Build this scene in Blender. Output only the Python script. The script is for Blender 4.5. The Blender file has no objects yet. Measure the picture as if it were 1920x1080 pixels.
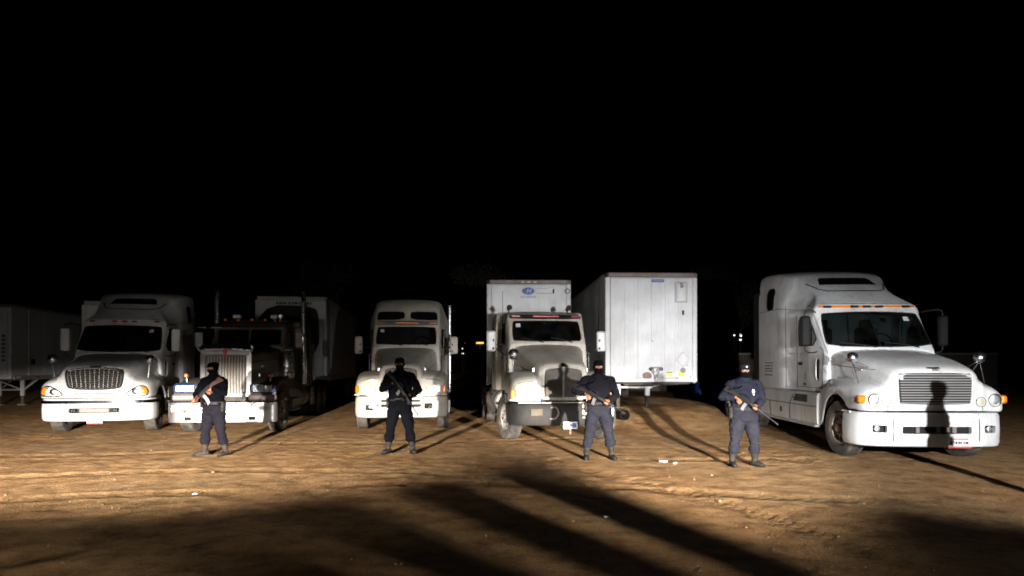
import bpy, bmesh, math, random
import numpy as np
from mathutils import Vector, Matrix, noise
from mathutils.bvhtree import BVHTree

R = math.radians
SC = bpy.context.scene
COL = SC.collection
rnd = random.Random(7)

# ------------------------------------------------------------------ camera, sky, lamps, exposure
cd = bpy.data.cameras.new('camera')
cam = bpy.data.objects.new('camera', cd); COL.objects.link(cam)
cam.location = (0, 0, 1.7); cam.rotation_euler = (R(90), 0, 0)
cd.sensor_width = 36.0; cd.lens = 25.0; cd.shift_y = 145 / 1920.0
cd.clip_start = 0.1; cd.clip_end = 3000
SC.camera = cam

w = bpy.data.worlds.new('World'); SC.world = w; w.use_nodes = True
bg = w.node_tree.nodes['Background']
bg.inputs[0].default_value = (0.55, 0.65, 1.0, 1); bg.inputs[1].default_value = 0.0002

SC.view_settings.view_transform = 'Standard'; SC.view_settings.look = 'None'
SC.view_settings.exposure = 0.0; SC.view_settings.gamma = 1.0
SC.view_settings.use_curve_mapping = False
SC.cycles.filter_width = 1.8

def spot(name, loc, target, watts, size, blend, sc, col, rad=0.05):
    l = bpy.data.lights.new(name, 'SPOT'); o = bpy.data.objects.new(name, l); COL.objects.link(o)
    l.energy = watts; l.spot_size = R(size); l.spot_blend = blend; l.shadow_soft_size = rad; l.color = col
    o.location = loc
    d = Vector(target) - Vector(loc)
    o.rotation_euler = d.to_track_quat('-Z', 'Y').to_euler(); o.scale = sc
    return o

# unseen vehicle lamps either side of the camera (added tripod stand-ins built near the end)
LAMP_A = (-3.95, 0.5, 1.15); LAMP_D = (-5.3, 0.5, 1.15); LAMP_B = (3.75, 1.0, 2.1); LAMP_L = (3.75, 1.0, 0.8); LAMP_C = (5.75, 1.0, 2.1)
spot('unseen_lamp_beam', LAMP_A, (-6.0, 15.0, 0.24), 50000, 66, 1.0, (1, 0.16, 1), (1.0, 0.94, 0.85), .06)
spot('unseen_lamp_beam', LAMP_A, (-5.6, 18.0, 1.6), 1000, 84, 1.0, (1, 0.45, 1), (1.0, 0.94, 0.85), .06)  # weak wide fill added at the left lamp for the upper cabs
spot('unseen_lamp_beam', LAMP_D, (-8.7, 15.0, 0.26), 18000, 42, 1.0, (1, 0.27, 1), (1.0, 0.94, 0.85), .06)  # second left lamp, added to soften the leftmost guard's shadow on the dark truck
spot('unseen_lamp_beam', LAMP_B, (2.7, 17.5, 1.3), 10500, 44, 1.0, (1, 0.66, 1), (0.97, 0.98, 1.0), .06)
spot('unseen_lamp_beam', LAMP_L, (0.4, 15.0, 0.22), 40000, 57, 1.0, (1, 0.19, 1), (1.0, 0.94, 0.85), .08)
spot('unseen_lamp_beam', LAMP_L, (-3.5, 12.0, 0.7), 4200, 90, 1.0, (1, 0.26, 1), (1.0, 0.94, 0.85), .08)  # wide fill added at the low right lamp to lighten foreground and dark truck
spot('unseen_lamp_beam', LAMP_C, (7.1, 12.2, 0.95), 10500, 56, 1.0, (1, 0.50, 1), (0.96, 0.98, 1.0), .06)

# ------------------------------------------------------------------ materials
def mat(name, col, rough=0.5, metal=0.0, dirt=None, dirt_amt=0.5, dscale=2.0, var=0.0, bump=0.0, bscale=60, coat=0.0, spec=0.5, streak=0.0):
    m = bpy.data.materials.new(name); m.use_nodes = True
    nt = m.node_tree; N = nt.nodes; L = nt.links
    p = N['Principled BSDF']
    p.inputs['Base Color'].default_value = (*col, 1); p.inputs['Roughness'].default_value = rough
    p.inputs['Metallic'].default_value = metal; p.inputs['Coat Weight'].default_value = coat
    p.inputs['Specular IOR Level'].default_value = spec
    geo = N.new('ShaderNodeNewGeometry')
    if dirt or var:
        nz = N.new('ShaderNodeTexNoise'); nz.inputs['Scale'].default_value = dscale; nz.inputs['Detail'].default_value = 8; nz.inputs['Roughness'].default_value = 0.65
        L.new(geo.outputs['Position'], nz.inputs['Vector'])
        rp = N.new('ShaderNodeValToRGB')
        d = dirt if dirt else tuple(c * (1 - var) for c in col)
        rp.color_ramp.elements[0].position = 0.38; rp.color_ramp.elements[1].position = 0.72
        rp.color_ramp.elements[0].color = (*col, 1)
        rp.color_ramp.elements[1].color = (*[c * (1 - dirt_amt) + e * dirt_amt for c, e in zip(col, d)], 1)
        L.new(nz.outputs['Fac'], rp.inputs['Fac']); L.new(rp.outputs['Color'], p.inputs['Base Color'])
        if streak:
            mp = N.new('ShaderNodeMapping'); mp.inputs['Scale'].default_value = (11, 11, 0.9); L.new(geo.outputs['Position'], mp.inputs['Vector'])
            ns = N.new('ShaderNodeTexNoise'); ns.inputs['Scale'].default_value = 1.0; ns.inputs['Detail'].default_value = 7; ns.inputs['Roughness'].default_value = 0.7
            L.new(mp.outputs['Vector'], ns.inputs['Vector'])
            rs = N.new('ShaderNodeMapRange'); rs.inputs['From Min'].default_value = 0.48; rs.inputs['From Max'].default_value = 0.72; rs.inputs['To Max'].default_value = streak
            L.new(ns.outputs['Fac'], rs.inputs['Value'])
            mx = N.new('ShaderNodeMix'); mx.data_type = 'RGBA'; L.new(rs.outputs['Result'], mx.inputs[0])
            L.new(rp.outputs['Color'], mx.inputs[6]); mx.inputs[7].default_value = (*[c * 0.35 for c in d], 1)
            L.new(mx.outputs[2], p.inputs['Base Color'])
        r2 = N.new('ShaderNodeMapRange'); r2.inputs['To Min'].default_value = rough; r2.inputs['To Max'].default_value = min(1, rough + 0.25)
        L.new(nz.outputs['Fac'], r2.inputs['Value']); L.new(r2.outputs['Result'], p.inputs['Roughness'])
    if bump:
        n2 = N.new('ShaderNodeTexNoise'); n2.inputs['Scale'].default_value = bscale; n2.inputs['Detail'].default_value = 4
        L.new(geo.outputs['Position'], n2.inputs['Vector'])
        b = N.new('ShaderNodeBump'); b.inputs['Strength'].default_value = bump; b.inputs['Distance'].default_value = 0.02
        L.new(n2.outputs['Fac'], b.inputs['Height']); L.new(b.outputs['Normal'], p.inputs['Normal'])
    return m

M = {}
DUST = (0.36, 0.28, 0.19)
M['white'] = mat('white_paint', (0.70, 0.71, 0.72), 0.34, dirt=DUST, dirt_amt=0.48, dscale=1.6, coat=0.3, bump=0.04, bscale=3, streak=0.30)
M['cream'] = mat('dusty_cream_paint', (0.56, 0.52, 0.45), 0.45, dirt=(0.26, 0.20, 0.14), dirt_amt=0.6, dscale=1.3, coat=0.1, bump=0.04, bscale=3, streak=0.35)
M['bronze'] = mat('dark_bronze_paint', (0.075, 0.06, 0.048), 0.4, dirt=DUST, dirt_amt=0.35, dscale=1.8)
M['blue'] = mat('blue_paint', (0.02, 0.045, 0.13), 0.4, dirt=DUST, dirt_amt=0.12)
M['chrome'] = mat('chrome', (0.78, 0.78, 0.80), 0.16, 1.0, var=0.3, dirt_amt=1, dscale=5, bump=0.03, bscale=14)
M['plated'] = mat('worn_plating', (0.30, 0.31, 0.33), 0.3, 0.88, dirt=DUST, dirt_amt=0.5, dscale=2.2, bump=0.14, bscale=4, streak=0.5)
M['darkchrome'] = mat('dark_chrome', (0.14, 0.155, 0.18), 0.2, 1.0, bump=0.04, bscale=9)
M['dullchrome'] = mat('dulled_chrome', (0.46, 0.44, 0.42), 0.42, 0.8, dirt=DUST, dirt_amt=0.5, dscale=4, bump=0.08, bscale=10)
M['alu'] = mat('aluminium', (0.55, 0.55, 0.56), 0.45, 0.7, dirt=DUST, dirt_amt=0.4, dscale=2)
M['tarnish'] = mat('tarnished_rail', (0.24, 0.21, 0.20), 0.5, 0.4, dirt=(0.16, 0.08, 0.05), dirt_amt=0.7, dscale=2.5)
M['black'] = mat('black_plastic', (0.010, 0.010, 0.011), 0.5, dirt=DUST, dirt_amt=0.06, dscale=3, spec=0.2)
M['gasket'] = mat('rubber_gasket', (0.009, 0.009, 0.009), 0.6, spec=0.15)
M['under'] = mat('greasy_chassis', (0.025, 0.022, 0.02), 0.7, dirt=DUST, dirt_amt=0.25, dscale=3)
M['tyre'] = mat('dusty_tyre', (0.03, 0.028, 0.026), 0.85, dirt=(0.24, 0.19, 0.14), dirt_amt=0.55, dscale=4, bump=0.1, bscale=30)
M['rim'] = mat('steel_rim', (0.42, 0.40, 0.37), 0.5, 0.4, dirt=DUST, dirt_amt=0.6, dscale=5)
M['amber'] = mat('amber_lens', (0.85, 0.22, 0.012), 0.18, coat=0.5, bump=0.15, bscale=90)
M['red'] = mat('red_lens', (0.42, 0.02, 0.015), 0.2, coat=0.4)
M['lamp'] = mat('silvered_reflector', (0.58, 0.59, 0.61), 0.25, 0.8, var=0.6, dirt_amt=1, dscale=20, bump=0.5, bscale=55)
M['yellamp'] = mat('yellowed_lens', (0.62, 0.55, 0.40), 0.3, 0.2, var=0.35, dirt_amt=1, dscale=22)
M['platew'] = mat('plate_white', (0.75, 0.73, 0.72), 0.45)
M['plater'] = mat('plate_red', (0.60, 0.06, 0.05), 0.45)
M['ink'] = mat('dark_print', (0.05, 0.05, 0.06), 0.6)
M['blueink'] = mat('blue_print', (0.03, 0.09, 0.36), 0.5)
M['reflw'] = mat('reflective_white', (0.85, 0.85, 0.85), 0.4)
M['reflr'] = mat('reflective_red', (0.55, 0.03, 0.03), 0.4)
M['yellow'] = mat('yellow_sticker', (0.62, 0.72, 0.06), 0.5)
M['badge'] = mat('red_enamel', (0.50, 0.03, 0.03), 0.3, coat=0.4)
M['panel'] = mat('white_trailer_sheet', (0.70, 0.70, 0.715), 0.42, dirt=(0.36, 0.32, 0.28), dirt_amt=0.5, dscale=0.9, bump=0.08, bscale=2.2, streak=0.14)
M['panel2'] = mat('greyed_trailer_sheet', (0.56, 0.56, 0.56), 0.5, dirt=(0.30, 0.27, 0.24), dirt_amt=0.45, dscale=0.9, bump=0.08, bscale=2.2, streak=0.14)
M['rust'] = mat('rusty_smear', (0.22, 0.13, 0.09), 0.8, dirt=(0.4, 0.3, 0.24), dirt_amt=0.8, dscale=7)
M['seat'] = mat('grey_seat_cloth', (0.03, 0.03, 0.033), 0.9)
M['pale'] = mat('pale_paper', (0.5, 0.52, 0.55), 0.7)
M['skin'] = mat('skin', (0.34, 0.13, 0.06), 0.5, var=0.2, dirt_amt=1, dscale=30)
M['eye'] = mat('eye_white', (0.6, 0.56, 0.52), 0.25)
M['pupil'] = mat('pupil', (0.01, 0.008, 0.006), 0.2)
M['navy'] = mat('navy_uniform', (0.019, 0.019, 0.029), 0.9, var=0.35, dirt_amt=1, dscale=9, bump=0.35, bscale=22, spec=0.06)
M['slate'] = mat('slate_trousers', (0.017, 0.0165, 0.0225), 0.9, var=0.35, dirt_amt=1, dscale=9, bump=0.35, bscale=22, spec=0.06)
M['plum'] = mat('charcoal_sweatshirt', (0.009, 0.008, 0.011), 0.92, var=0.35, dirt_amt=1, dscale=9, bump=0.35, bscale=22, spec=0.06)
M['blackcloth'] = mat('black_cloth', (0.0032, 0.0033, 0.005), 0.95, var=0.4, dirt_amt=1, dscale=9, bump=0.35, bscale=22, spec=0.04)
M['knit'] = mat('black_knit', (0.0042, 0.0045, 0.0065), 0.95, var=0.3, dirt_amt=1, dscale=40, bump=0.3, bscale=150, spec=0.04)
M['leather'] = mat('black_leather', (0.012, 0.011, 0.011), 0.5, dirt=DUST, dirt_amt=0.08, dscale=14, spec=0.12)
M['brownleather'] = mat('scuffed_brown_leather', (0.022, 0.015, 0.012), 0.6, dirt=DUST, dirt_amt=0.08, dscale=14, spec=0.12)
M['gun'] = mat('gunmetal', (0.009, 0.0095, 0.0105), 0.45, 0.1, var=0.4, dirt_amt=1, dscale=20, spec=0.3)
M['wood'] = mat('varnished_wood', (0.06, 0.016, 0.006), 0.5, var=0.5, dirt_amt=1, dscale=25)
M['steel'] = mat('worn_steel', (0.30, 0.30, 0.31), 0.4, 0.7, var=0.4, dirt_amt=1, dscale=16)
M['silver'] = mat('silver_badge', (0.85, 0.86, 0.88), 0.35, 0.3)
M['rag'] = mat('pale_blue_rag', (0.34, 0.44, 0.56), 0.8, var=0.4, dirt_amt=1, dscale=18)
M['bluedrum'] = mat('blue_drum_plastic', (0.02, 0.05, 0.22), 0.45)
M['wallc'] = mat('dark_render', (0.22, 0.18, 0.14), 0.9, var=0.4, dirt_amt=1, dscale=1.2)
M['coping'] = mat('pale_coping', (0.45, 0.46, 0.45), 0.8)
M['bark'] = mat('bark', (0.24, 0.15, 0.09), 0.95, var=0.5, dirt_amt=1, dscale=6, bump=0.6, bscale=12)
M['leaf'] = mat('foliage', (0.035, 0.045, 0.02), 0.8, var=0.5, dirt_amt=1, dscale=2)
M['stone'] = mat('stone', (0.30, 0.19, 0.10), 0.95, var=0.5, dirt_amt=1, dscale=8)
M['litter'] = mat('paper_litter', (0.8, 0.78, 0.75), 0.7)

def emit(name, col, s):
    m = bpy.data.materials.new(name); m.use_nodes = True
    p = m.node_tree.nodes['Principled BSDF']
    p.inputs['Base Color'].default_value = (*col, 1)
    p.inputs['Emission Color'].default_value = (*col, 1); p.inputs['Emission Strength'].default_value = s
    return m
M['glow'] = emit('white_lamp', (1.0, 0.95, 0.85), 1.6)
M['glowy'] = emit('sodium_lamp', (1.0, 0.50, 0.08), 1.8)
M['standin_lamp'] = emit('standin_lens', (1.0, 0.97, 0.92), 30.0)  # glowing glass of the added tripod stand-ins

def glass_mat(name, tint, mixf):
    m = bpy.data.materials.new(name); m.use_nodes = True
    nt = m.node_tree; N = nt.nodes; L = nt.links
    N.remove(N['Principled BSDF'])
    tr = N.new('ShaderNodeBsdfTransparent'); tr.inputs[0].default_value = (*tint, 1)
    gl = N.new('ShaderNodeBsdfGlossy'); gl.inputs['Roughness'].default_value = 0.06
    df = N.new('ShaderNodeBsdfDiffuse'); df.inputs[0].default_value = (0.30, 0.27, 0.22, 1)
    fr = N.new('ShaderNodeFresnel'); fr.inputs[0].default_value = 1.5
    geo = N.new('ShaderNodeNewGeometry')
    nz = N.new('ShaderNodeTexNoise'); nz.inputs['Scale'].default_value = 3.0; nz.inputs['Detail'].default_value = 6
    L.new(geo.outputs['Position'], nz.inputs['Vector'])
    mr = N.new('ShaderNodeMapRange'); mr.inputs['From Min'].default_value = 0.35; mr.inputs['From Max'].default_value = 0.8
    mr.inputs['To Min'].default_value = 0.0; mr.inputs['To Max'].default_value = mixf
    L.new(nz.outputs['Fac'], mr.inputs['Value'])
    m1 = N.new('ShaderNodeMixShader'); m2 = N.new('ShaderNodeMixShader')
    L.new(fr.outputs[0], m1.inputs[0]); L.new(tr.outputs[0], m1.inputs[1]); L.new(gl.outputs[0], m1.inputs[2])
    L.new(mr.outputs[0], m2.inputs[0]); L.new(m1.outputs[0], m2.inputs[1]); L.new(df.outputs[0], m2.inputs[2])
    L.new(m2.outputs[0], N['Material Output'].inputs['Surface'])
    return m
M['glass'] = glass_mat('tinted_glass', (0.12, 0.15, 0.155), 0.025)
M['darkglass'] = mat('black_glass', (0.006, 0.007, 0.008), 0.08)

def ground_mat():
    m = bpy.data.materials.new('dirt_ground'); m.use_nodes = True
    nt = m.node_tree; N = nt.nodes; L = nt.links; p = N['Principled BSDF']
    p.inputs['Roughness'].default_value = 0.95; p.inputs['Specular IOR Level'].default_value = 0.15; p.inputs['Diffuse Roughness'].default_value = 1.0
    geo = N.new('ShaderNodeNewGeometry')
    def nz(s, d=6, r=0.6):
        n = N.new('ShaderNodeTexNoise'); n.inputs['Scale'].default_value = s; n.inputs['Detail'].default_value = d; n.inputs['Roughness'].default_value = r
        L.new(geo.outputs['Position'], n.inputs['Vector']); return n
    a = nz(0.35, 8, 0.65); b = nz(2.6, 8, 0.7); c = nz(55, 5, 0.75)
    r1 = N.new('ShaderNodeValToRGB'); e = r1.color_ramp.elements
    e[0].position = 0.35; e[0].color = (0.38, 0.205, 0.085, 1); e[1].position = 0.7; e[1].color = (0.48, 0.31, 0.152, 1)
    L.new(a.outputs['Fac'], r1.inputs['Fac'])
    r2 = N.new('ShaderNodeValToRGB'); e = r2.color_ramp.elements
    e[0].position = 0.32; e[0].color = (0.36, 0.31, 0.27, 1); e[1].position = 0.58; e[1].color = (1, 1, 1, 1)
    L.new(b.outputs['Fac'], r2.inputs['Fac'])
    r3 = N.new('ShaderNodeValToRGB'); e = r3.color_ramp.elements
    e[0].position = 0.3; e[0].color = (0.26, 0.22, 0.19, 1); e[1].position = 0.52; e[1].color = (1.05, 1.05, 1.05, 1)
    L.new(c.outputs['Fac'], r3.inputs['Fac'])
    def mul(x, y):
        k = N.new('ShaderNodeMix'); k.data_type = 'RGBA'; k.blend_type = 'MULTIPLY'; k.inputs[0].default_value = 1.0
        L.new(x, k.inputs[6]); L.new(y, k.inputs[7]); return k.outputs[2]
    L.new(mul(mul(r1.outputs[0], r2.outputs[0]), r3.outputs[0]), p.inputs['Base Color'])
    v = N.new('ShaderNodeTexVoronoi'); v.inputs['Scale'].default_value = 16; L.new(geo.outputs['Position'], v.inputs['Vector'])
    mr = N.new('ShaderNodeMapRange'); mr.inputs['From Max'].default_value = 0.3; mr.inputs['To Min'].default_value = 1; mr.inputs['To Max'].default_value = 0
    L.new(v.outputs['Distance'], mr.inputs['Value'])
    ad = N.new('ShaderNodeMath'); ad.operation = 'MULTIPLY_ADD'; ad.inputs[1].default_value = 0.6
    L.new(mr.outputs[0], ad.inputs[0]); L.new(c.outputs['Fac'], ad.inputs[2])
    bp = N.new('ShaderNodeBump'); bp.inputs['Strength'].default_value = 1.0; bp.inputs['Distance'].default_value = 0.05
    L.new(ad.outputs[0], bp.inputs['Height']); L.new(bp.outputs['Normal'], p.inputs['Normal'])
    return m
M['dirt'] = ground_mat()

# ------------------------------------------------------------------ mesh helpers
def link_mesh(name, me, parent=None):
    o = bpy.data.objects.new(name, me); COL.objects.link(o)
    if parent: o.parent = parent
    return o

def smooth(me, ang):
    if ang and len(me.polygons):
        me.polygons.foreach_set('use_smooth', [True] * len(me.polygons))
        me.set_sharp_from_angle(angle=R(ang))

def chaikin(p, it=2, closed=False):
    p = [np.array(q, float) for q in p]
    for _ in range(it):
        o = []
        n = len(p)
        if not closed: o.append(p[0])
        for i in range(n if closed else n - 1):
            a, b = p[i], p[(i + 1) % n]
            o.append(a * 0.75 + b * 0.25); o.append(a * 0.25 + b * 0.75)
        if not closed: o.append(p[-1])
        p = o
    return p

class MB:
    def __init__(s): s.v = []; s.f = []
    def add(s, v, f):
        k = len(s.v); s.v += [tuple(map(float, q)) for q in v]; s.f += [tuple(i + k for i in q) for q in f]; return s
    def box(s, c, d, b=0.0, rot=None):
        hx, hy, hz = d[0] / 2, d[1] / 2, d[2] / 2
        b = min(b, hx * .9, hy * .9, hz * .9)
        if b <= 0:
            v = [(x, y, z) for x in (-hx, hx) for y in (-hy, hy) for z in (-hz, hz)]
            f = [(0, 1, 3, 2), (4, 6, 7, 5), (0, 4, 5, 1), (2, 3, 7, 6), (0, 2, 6, 4), (1, 5, 7, 3)]
        else:
            v = []; ix = {}
            for sx in (-1, 1):
                for sy in (-1, 1):
                    for sz in (-1, 1):
                        for k in range(3):
                            ix[(sx, sy, sz, k)] = len(v)
                            v.append((sx * (hx - (b if k != 0 else 0)), sy * (hy - (b if k != 1 else 0)), sz * (hz - (b if k != 2 else 0))))
            f = []
            for k in range(3):
                for sg in (-1, 1):
                    q = []
                    for (u, w_) in ((-1, -1), (1, -1), (1, 1), (-1, 1)):
                        t = [0, 0, 0]; t[k] = sg; t[(k + 1) % 3] = u; t[(k + 2) % 3] = w_
                        q.append(ix[(*t, k)])
                    f.append(tuple(q if sg > 0 else q[::-1]))
            for k in range(3):
                i, j = (k + 1) % 3, (k + 2) % 3
                for a in (-1, 1):
                    for c2 in (-1, 1):
                        t0 = [0, 0, 0]; t1 = [0, 0, 0]
                        t0[k] = -1; t1[k] = 1
                        for t in (t0, t1): t[i] = a; t[j] = c2
                        f.append((ix[(*t0, i)], ix[(*t1, i)], ix[(*t1, j)], ix[(*t0, j)]))
            for sx in (-1, 1):
                for sy in (-1, 1):
                    for sz in (-1, 1): f.append(tuple(ix[(sx, sy, sz, k)] for k in range(3)))
        if rot is not None:
            v = [tuple(rot @ Vector(q)) for q in v]
        return s.add([(q[0] + c[0], q[1] + c[1], q[2] + c[2]) for q in v], f)
    def tube(s, path, r, n=8, closed=False, caps=True, flat=1.0):
        P = [Vector(p) for p in path]; m = len(P)
        rr = r if isinstance(r, (list, tuple)) else [r] * m
        T = []
        for i in range(m):
            a = P[(i - 1) % m] if (closed or i > 0) else P[i]; b = P[(i + 1) % m] if (closed or i < m - 1) else P[i]
            t = (b - a); T.append(t.normalized() if t.length > 1e-9 else Vector((0, 0, 1)))
        up = Vector((0, 0, 1)) if abs(T[0].z) < 0.9 else Vector((0, 1, 0))
        u = T[0].cross(up).normalized(); rings = []
        for i in range(m):
            u = (u - T[i] * u.dot(T[i])).normalized(); w_ = T[i].cross(u)
            rings.append([tuple(P[i] + (u * math.cos(2 * math.pi * k / n) + w_ * math.sin(2 * math.pi * k / n) * flat) * rr[i]) for k in range(n)])
        return s.rings(rings, closed, caps)
    def rings(s, rings, closed=False, caps=True):
        n = len(rings[0]); m = len(rings); v = [q for r in rings for q in r]; f = []
        for i in range(m if closed else m - 1):
            a, b = i * n, ((i + 1) % m) * n
            for k in range(n): f.append((a + k, a + (k + 1) % n, b + (k + 1) % n, b + k))
        if caps and not closed:
            f.append(tuple(range(n - 1, -1, -1))); f.append(tuple((m - 1) * n + k for k in range(n)))
        return s.add(v, f)
    def cyl(s, a, b, r0, r1=None, n=14):
        return s.tube([a, b], [r0, r0 if r1 is None else r1], n)
    def lathe(s, prof, o, ax='x', n=24, caps=False):
        rings = []
        for (a, r) in prof:
            ring = []
            for k in range(n):
                c, q = math.cos(2 * math.pi * k / n) * r, math.sin(2 * math.pi * k / n) * r
                ring.append({'x': (o[0] + a, o[1] + c, o[2] + q), 'y': (o[0] + c, o[1] + a, o[2] + q), 'z': (o[0] + c, o[1] + q, o[2] + a)}[ax])
            rings.append(ring)
        return s.rings(rings, False, caps)
    def ball(s, c, r, n=12, m=8):
        r = r if isinstance(r, (list, tuple)) else (r, r, r)
        rings = []
        for i in range(m + 1):
            t = math.pi * (0.02 + 0.96 * i / m)
            rings.append([(c[0] + r[0] * math.sin(t) * math.cos(2 * math.pi * k / n), c[1] + r[1] * math.sin(t) * math.sin(2 * math.pi * k / n), c[2] - r[2] * math.cos(t)) for k in range(n)])
        return s.rings(rings)
    def prism(s, poly, a, b, plane):
        g = {'F': lambda p, t: (p[0], t, p[1]), 'S': lambda p, t: (t, p[0], p[1]), 'T': lambda p, t: (p[0], p[1], t)}[plane]
        n = len(poly); v = [g(p, a) for p in poly] + [g(p, b) for p in poly]
        f = [tuple(range(n)), tuple(range(2 * n - 1, n - 1, -1))] + [(i, n + i, n + (i + 1) % n, (i + 1) % n) for i in range(n)]
        return s.add(v, f)
    def mesh(s, name, m=None, ang=35, fix=True):
        me = bpy.data.meshes.new(name); me.from_pydata(s.v, [], s.f)
        if fix:
            bm = bmesh.new(); bm.from_mesh(me); bmesh.ops.recalc_face_normals(bm, faces=bm.faces); bm.to_mesh(me); bm.free()
        for q in (m if isinstance(m, (list, tuple)) else [m] if m else []): me.materials.append(q)
        smooth(me, ang); me.update(); return me
    def build(s, name, m, parent=None, ang=35, label=None, kind=None):
        o = link_mesh(name, s.mesh(name, M[m] if isinstance(m, str) else m, ang), parent)
        if label: o['label'] = label
        if kind: o['kind'] = kind
        return o
    def bvh(s): return BVHTree.FromPolygons(s.v, s.f)

def empty(name, label, cat, loc=(0, 0, 0), rz=0, group=None):
    o = bpy.data.objects.new(name, None); COL.objects.link(o); o.location = loc; o.rotation_euler = (0, 0, rz)
    o['label'] = label; o['category'] = cat
    if group: o['group'] = group
    return o
def tag(o, label, cat, group=None):
    o['label'] = label; o['category'] = cat
    if group: o['group'] = group
    return o

def loft_half(secs, it=2, ity=1):
    """closed loft from mirrored half outlines (bottom centre -> top centre)"""
    S = [np.array([(x, y, z) for (x, z) in map(tuple, chaikin(o, it))]) for (y, o) in secs]
    if ity: S = chaikin(S, ity)
    mb = MB(); rings = []
    for r in S:
        right = [tuple(p) for p in r]; left = [(-p[0], p[1], p[2]) for p in r[::-1]][1:-1]
        rings.append(right + left)
    mb.rings(rings); return mb

def shell_half(secs, it=2, ity=1, cap=True, mirror=True):
    """open-bottomed mirrored shell (outer bottom edge -> top centre), capped at the front"""
    S = [np.array([(x, y, z) for (x, z) in map(tuple, chaikin(o, it))]) for (y, o) in secs]
    if ity: S = chaikin(S, ity)
    mb = MB(); rings = []
    for r in S:
        right = [tuple(p) for p in r]
        rings.append(right + ([(-p[0], p[1], p[2]) for p in r[::-1]][1:] if mirror else []))
    n = len(rings[0]); v = [q for r in rings for q in r]; f = []
    for i in range(len(rings) - 1):
        for k in range(n - 1): f.append((i * n + k, i * n + k + 1, (i + 1) * n + k + 1, (i + 1) * n + k))
    if cap: f.append(tuple(range(n)))
    mb.add(v, f); return mb

DIRS = {'F': (Vector((0, 1, 0)), lambda p: Vector((p[0], -4, p[1]))), 'L': (Vector((1, 0, 0)), lambda p: Vector((-6, p[0], p[1]))),
        'R': (Vector((-1, 0, 0)), lambda p: Vector((6, p[0], p[1]))), 'T': (Vector((0, 0, -1)), lambda p: Vector((p[0], p[1], 9)))}
def proj(bvh, pts, pl, off):
    d, g = DIRS[pl]; out = []
    for p in pts:
        o = g(p); h = bvh.ray_cast(o, d)[0]
        if h is None:
            h = bvh.find_nearest(o + d * 5)[0]
            h = o + d * (h - o).dot(d)
        out.append(h - d * off)
    return out
def rr(cx, cy, wd, ht, r=0.02, n=3):
    r = min(r, wd / 2, ht / 2); o = []
    for (sx, sy, a0) in ((1, 1, 0), (-1, 1, 90), (-1, -1, 180), (1, -1, 270)):
        for k in range(n + 1):
            a = R(a0 + 90 * k / n); o.append((cx + sx * (wd / 2 - r) + r * math.cos(a), cy + sy * (ht / 2 - r) + r * math.sin(a)))
    return o
def circ(cx, cy, r, n=20, ry=None):
    ry = ry or r
    return [(cx + r * math.cos(2 * math.pi * k / n), cy + ry * math.sin(2 * math.pi * k / n)) for k in range(n)]
def dens(poly, step=0.12, closed=True):
    o = []; n = len(poly)
    for i in range(n if closed else n - 1):
        a, b = np.array(poly[i]), np.array(poly[(i + 1) % n]); k = max(1, int(np.linalg.norm(b - a) / step))
        for j in range(k): o.append(tuple(a + (b - a) * j / k))
    if not closed: o.append(tuple(poly[-1]))
    return o
def patch(bvh, poly, pl, off=0.006, thick=0.03, mb=None, bulge=0.0):
    mb = mb or MB(); d = DIRS[pl][0]
    poly = dens(poly); n = len(poly); cx = sum(p[0] for p in poly) / n; cy = sum(p[1] for p in poly) / n
    v = []; f = []
    base = proj(bvh, poly, pl, off)
    v += [p + d * thick for p in base]; v += base
    for s_ in (0.8, 0.5, 0.2):
        v += proj(bvh, [(cx + (p[0] - cx) * s_, cy + (p[1] - cy) * s_) for p in poly], pl, off + bulge * (1 - s_ * s_))
    v += proj(bvh, [(cx, cy)], pl, off + bulge)
    for r in range(4):
        for k in range(n): f.append((r * n + k, r * n + (k + 1) % n, (r + 1) * n + (k + 1) % n, (r + 1) * n + k))
    for k in range(n): f.append((4 * n + k, 4 * n + (k + 1) % n, 5 * n))
    return mb.add(v, f)
def ring(bvh, poly, pl, r=0.014, off=0.0, mb=None, closed=True, n=6):
    mb = mb or MB(); return mb.tube(proj(bvh, dens(poly, 0.1, closed), pl, off), r, n, closed)

def cut(o, cutters, ang=35):
    for c in cutters:
        c.parent = o.parent
        m = o.modifiers.new('cut', 'BOOLEAN'); m.operation = 'DIFFERENCE'; m.solver = 'EXACT'; m.object = c
    bpy.context.view_layer.update()
    dg = bpy.context.evaluated_depsgraph_get()
    me = bpy.data.meshes.new_from_object(o.evaluated_get(dg), depsgraph=dg)
    o.modifiers.clear(); old = o.data; o.data = me; me.name = old.name
    while len(me.materials) > 1: me.materials.pop()
    me.polygons.foreach_set('material_index', [0] * len(me.polygons))
    smooth(me, ang)
    for c in cutters:
        cm = c.data; bpy.data.objects.remove(c); bpy.data.meshes.remove(cm)
def cutter(mb): return link_mesh('cutter', mb.mesh('cutter', None, 0))

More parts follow.
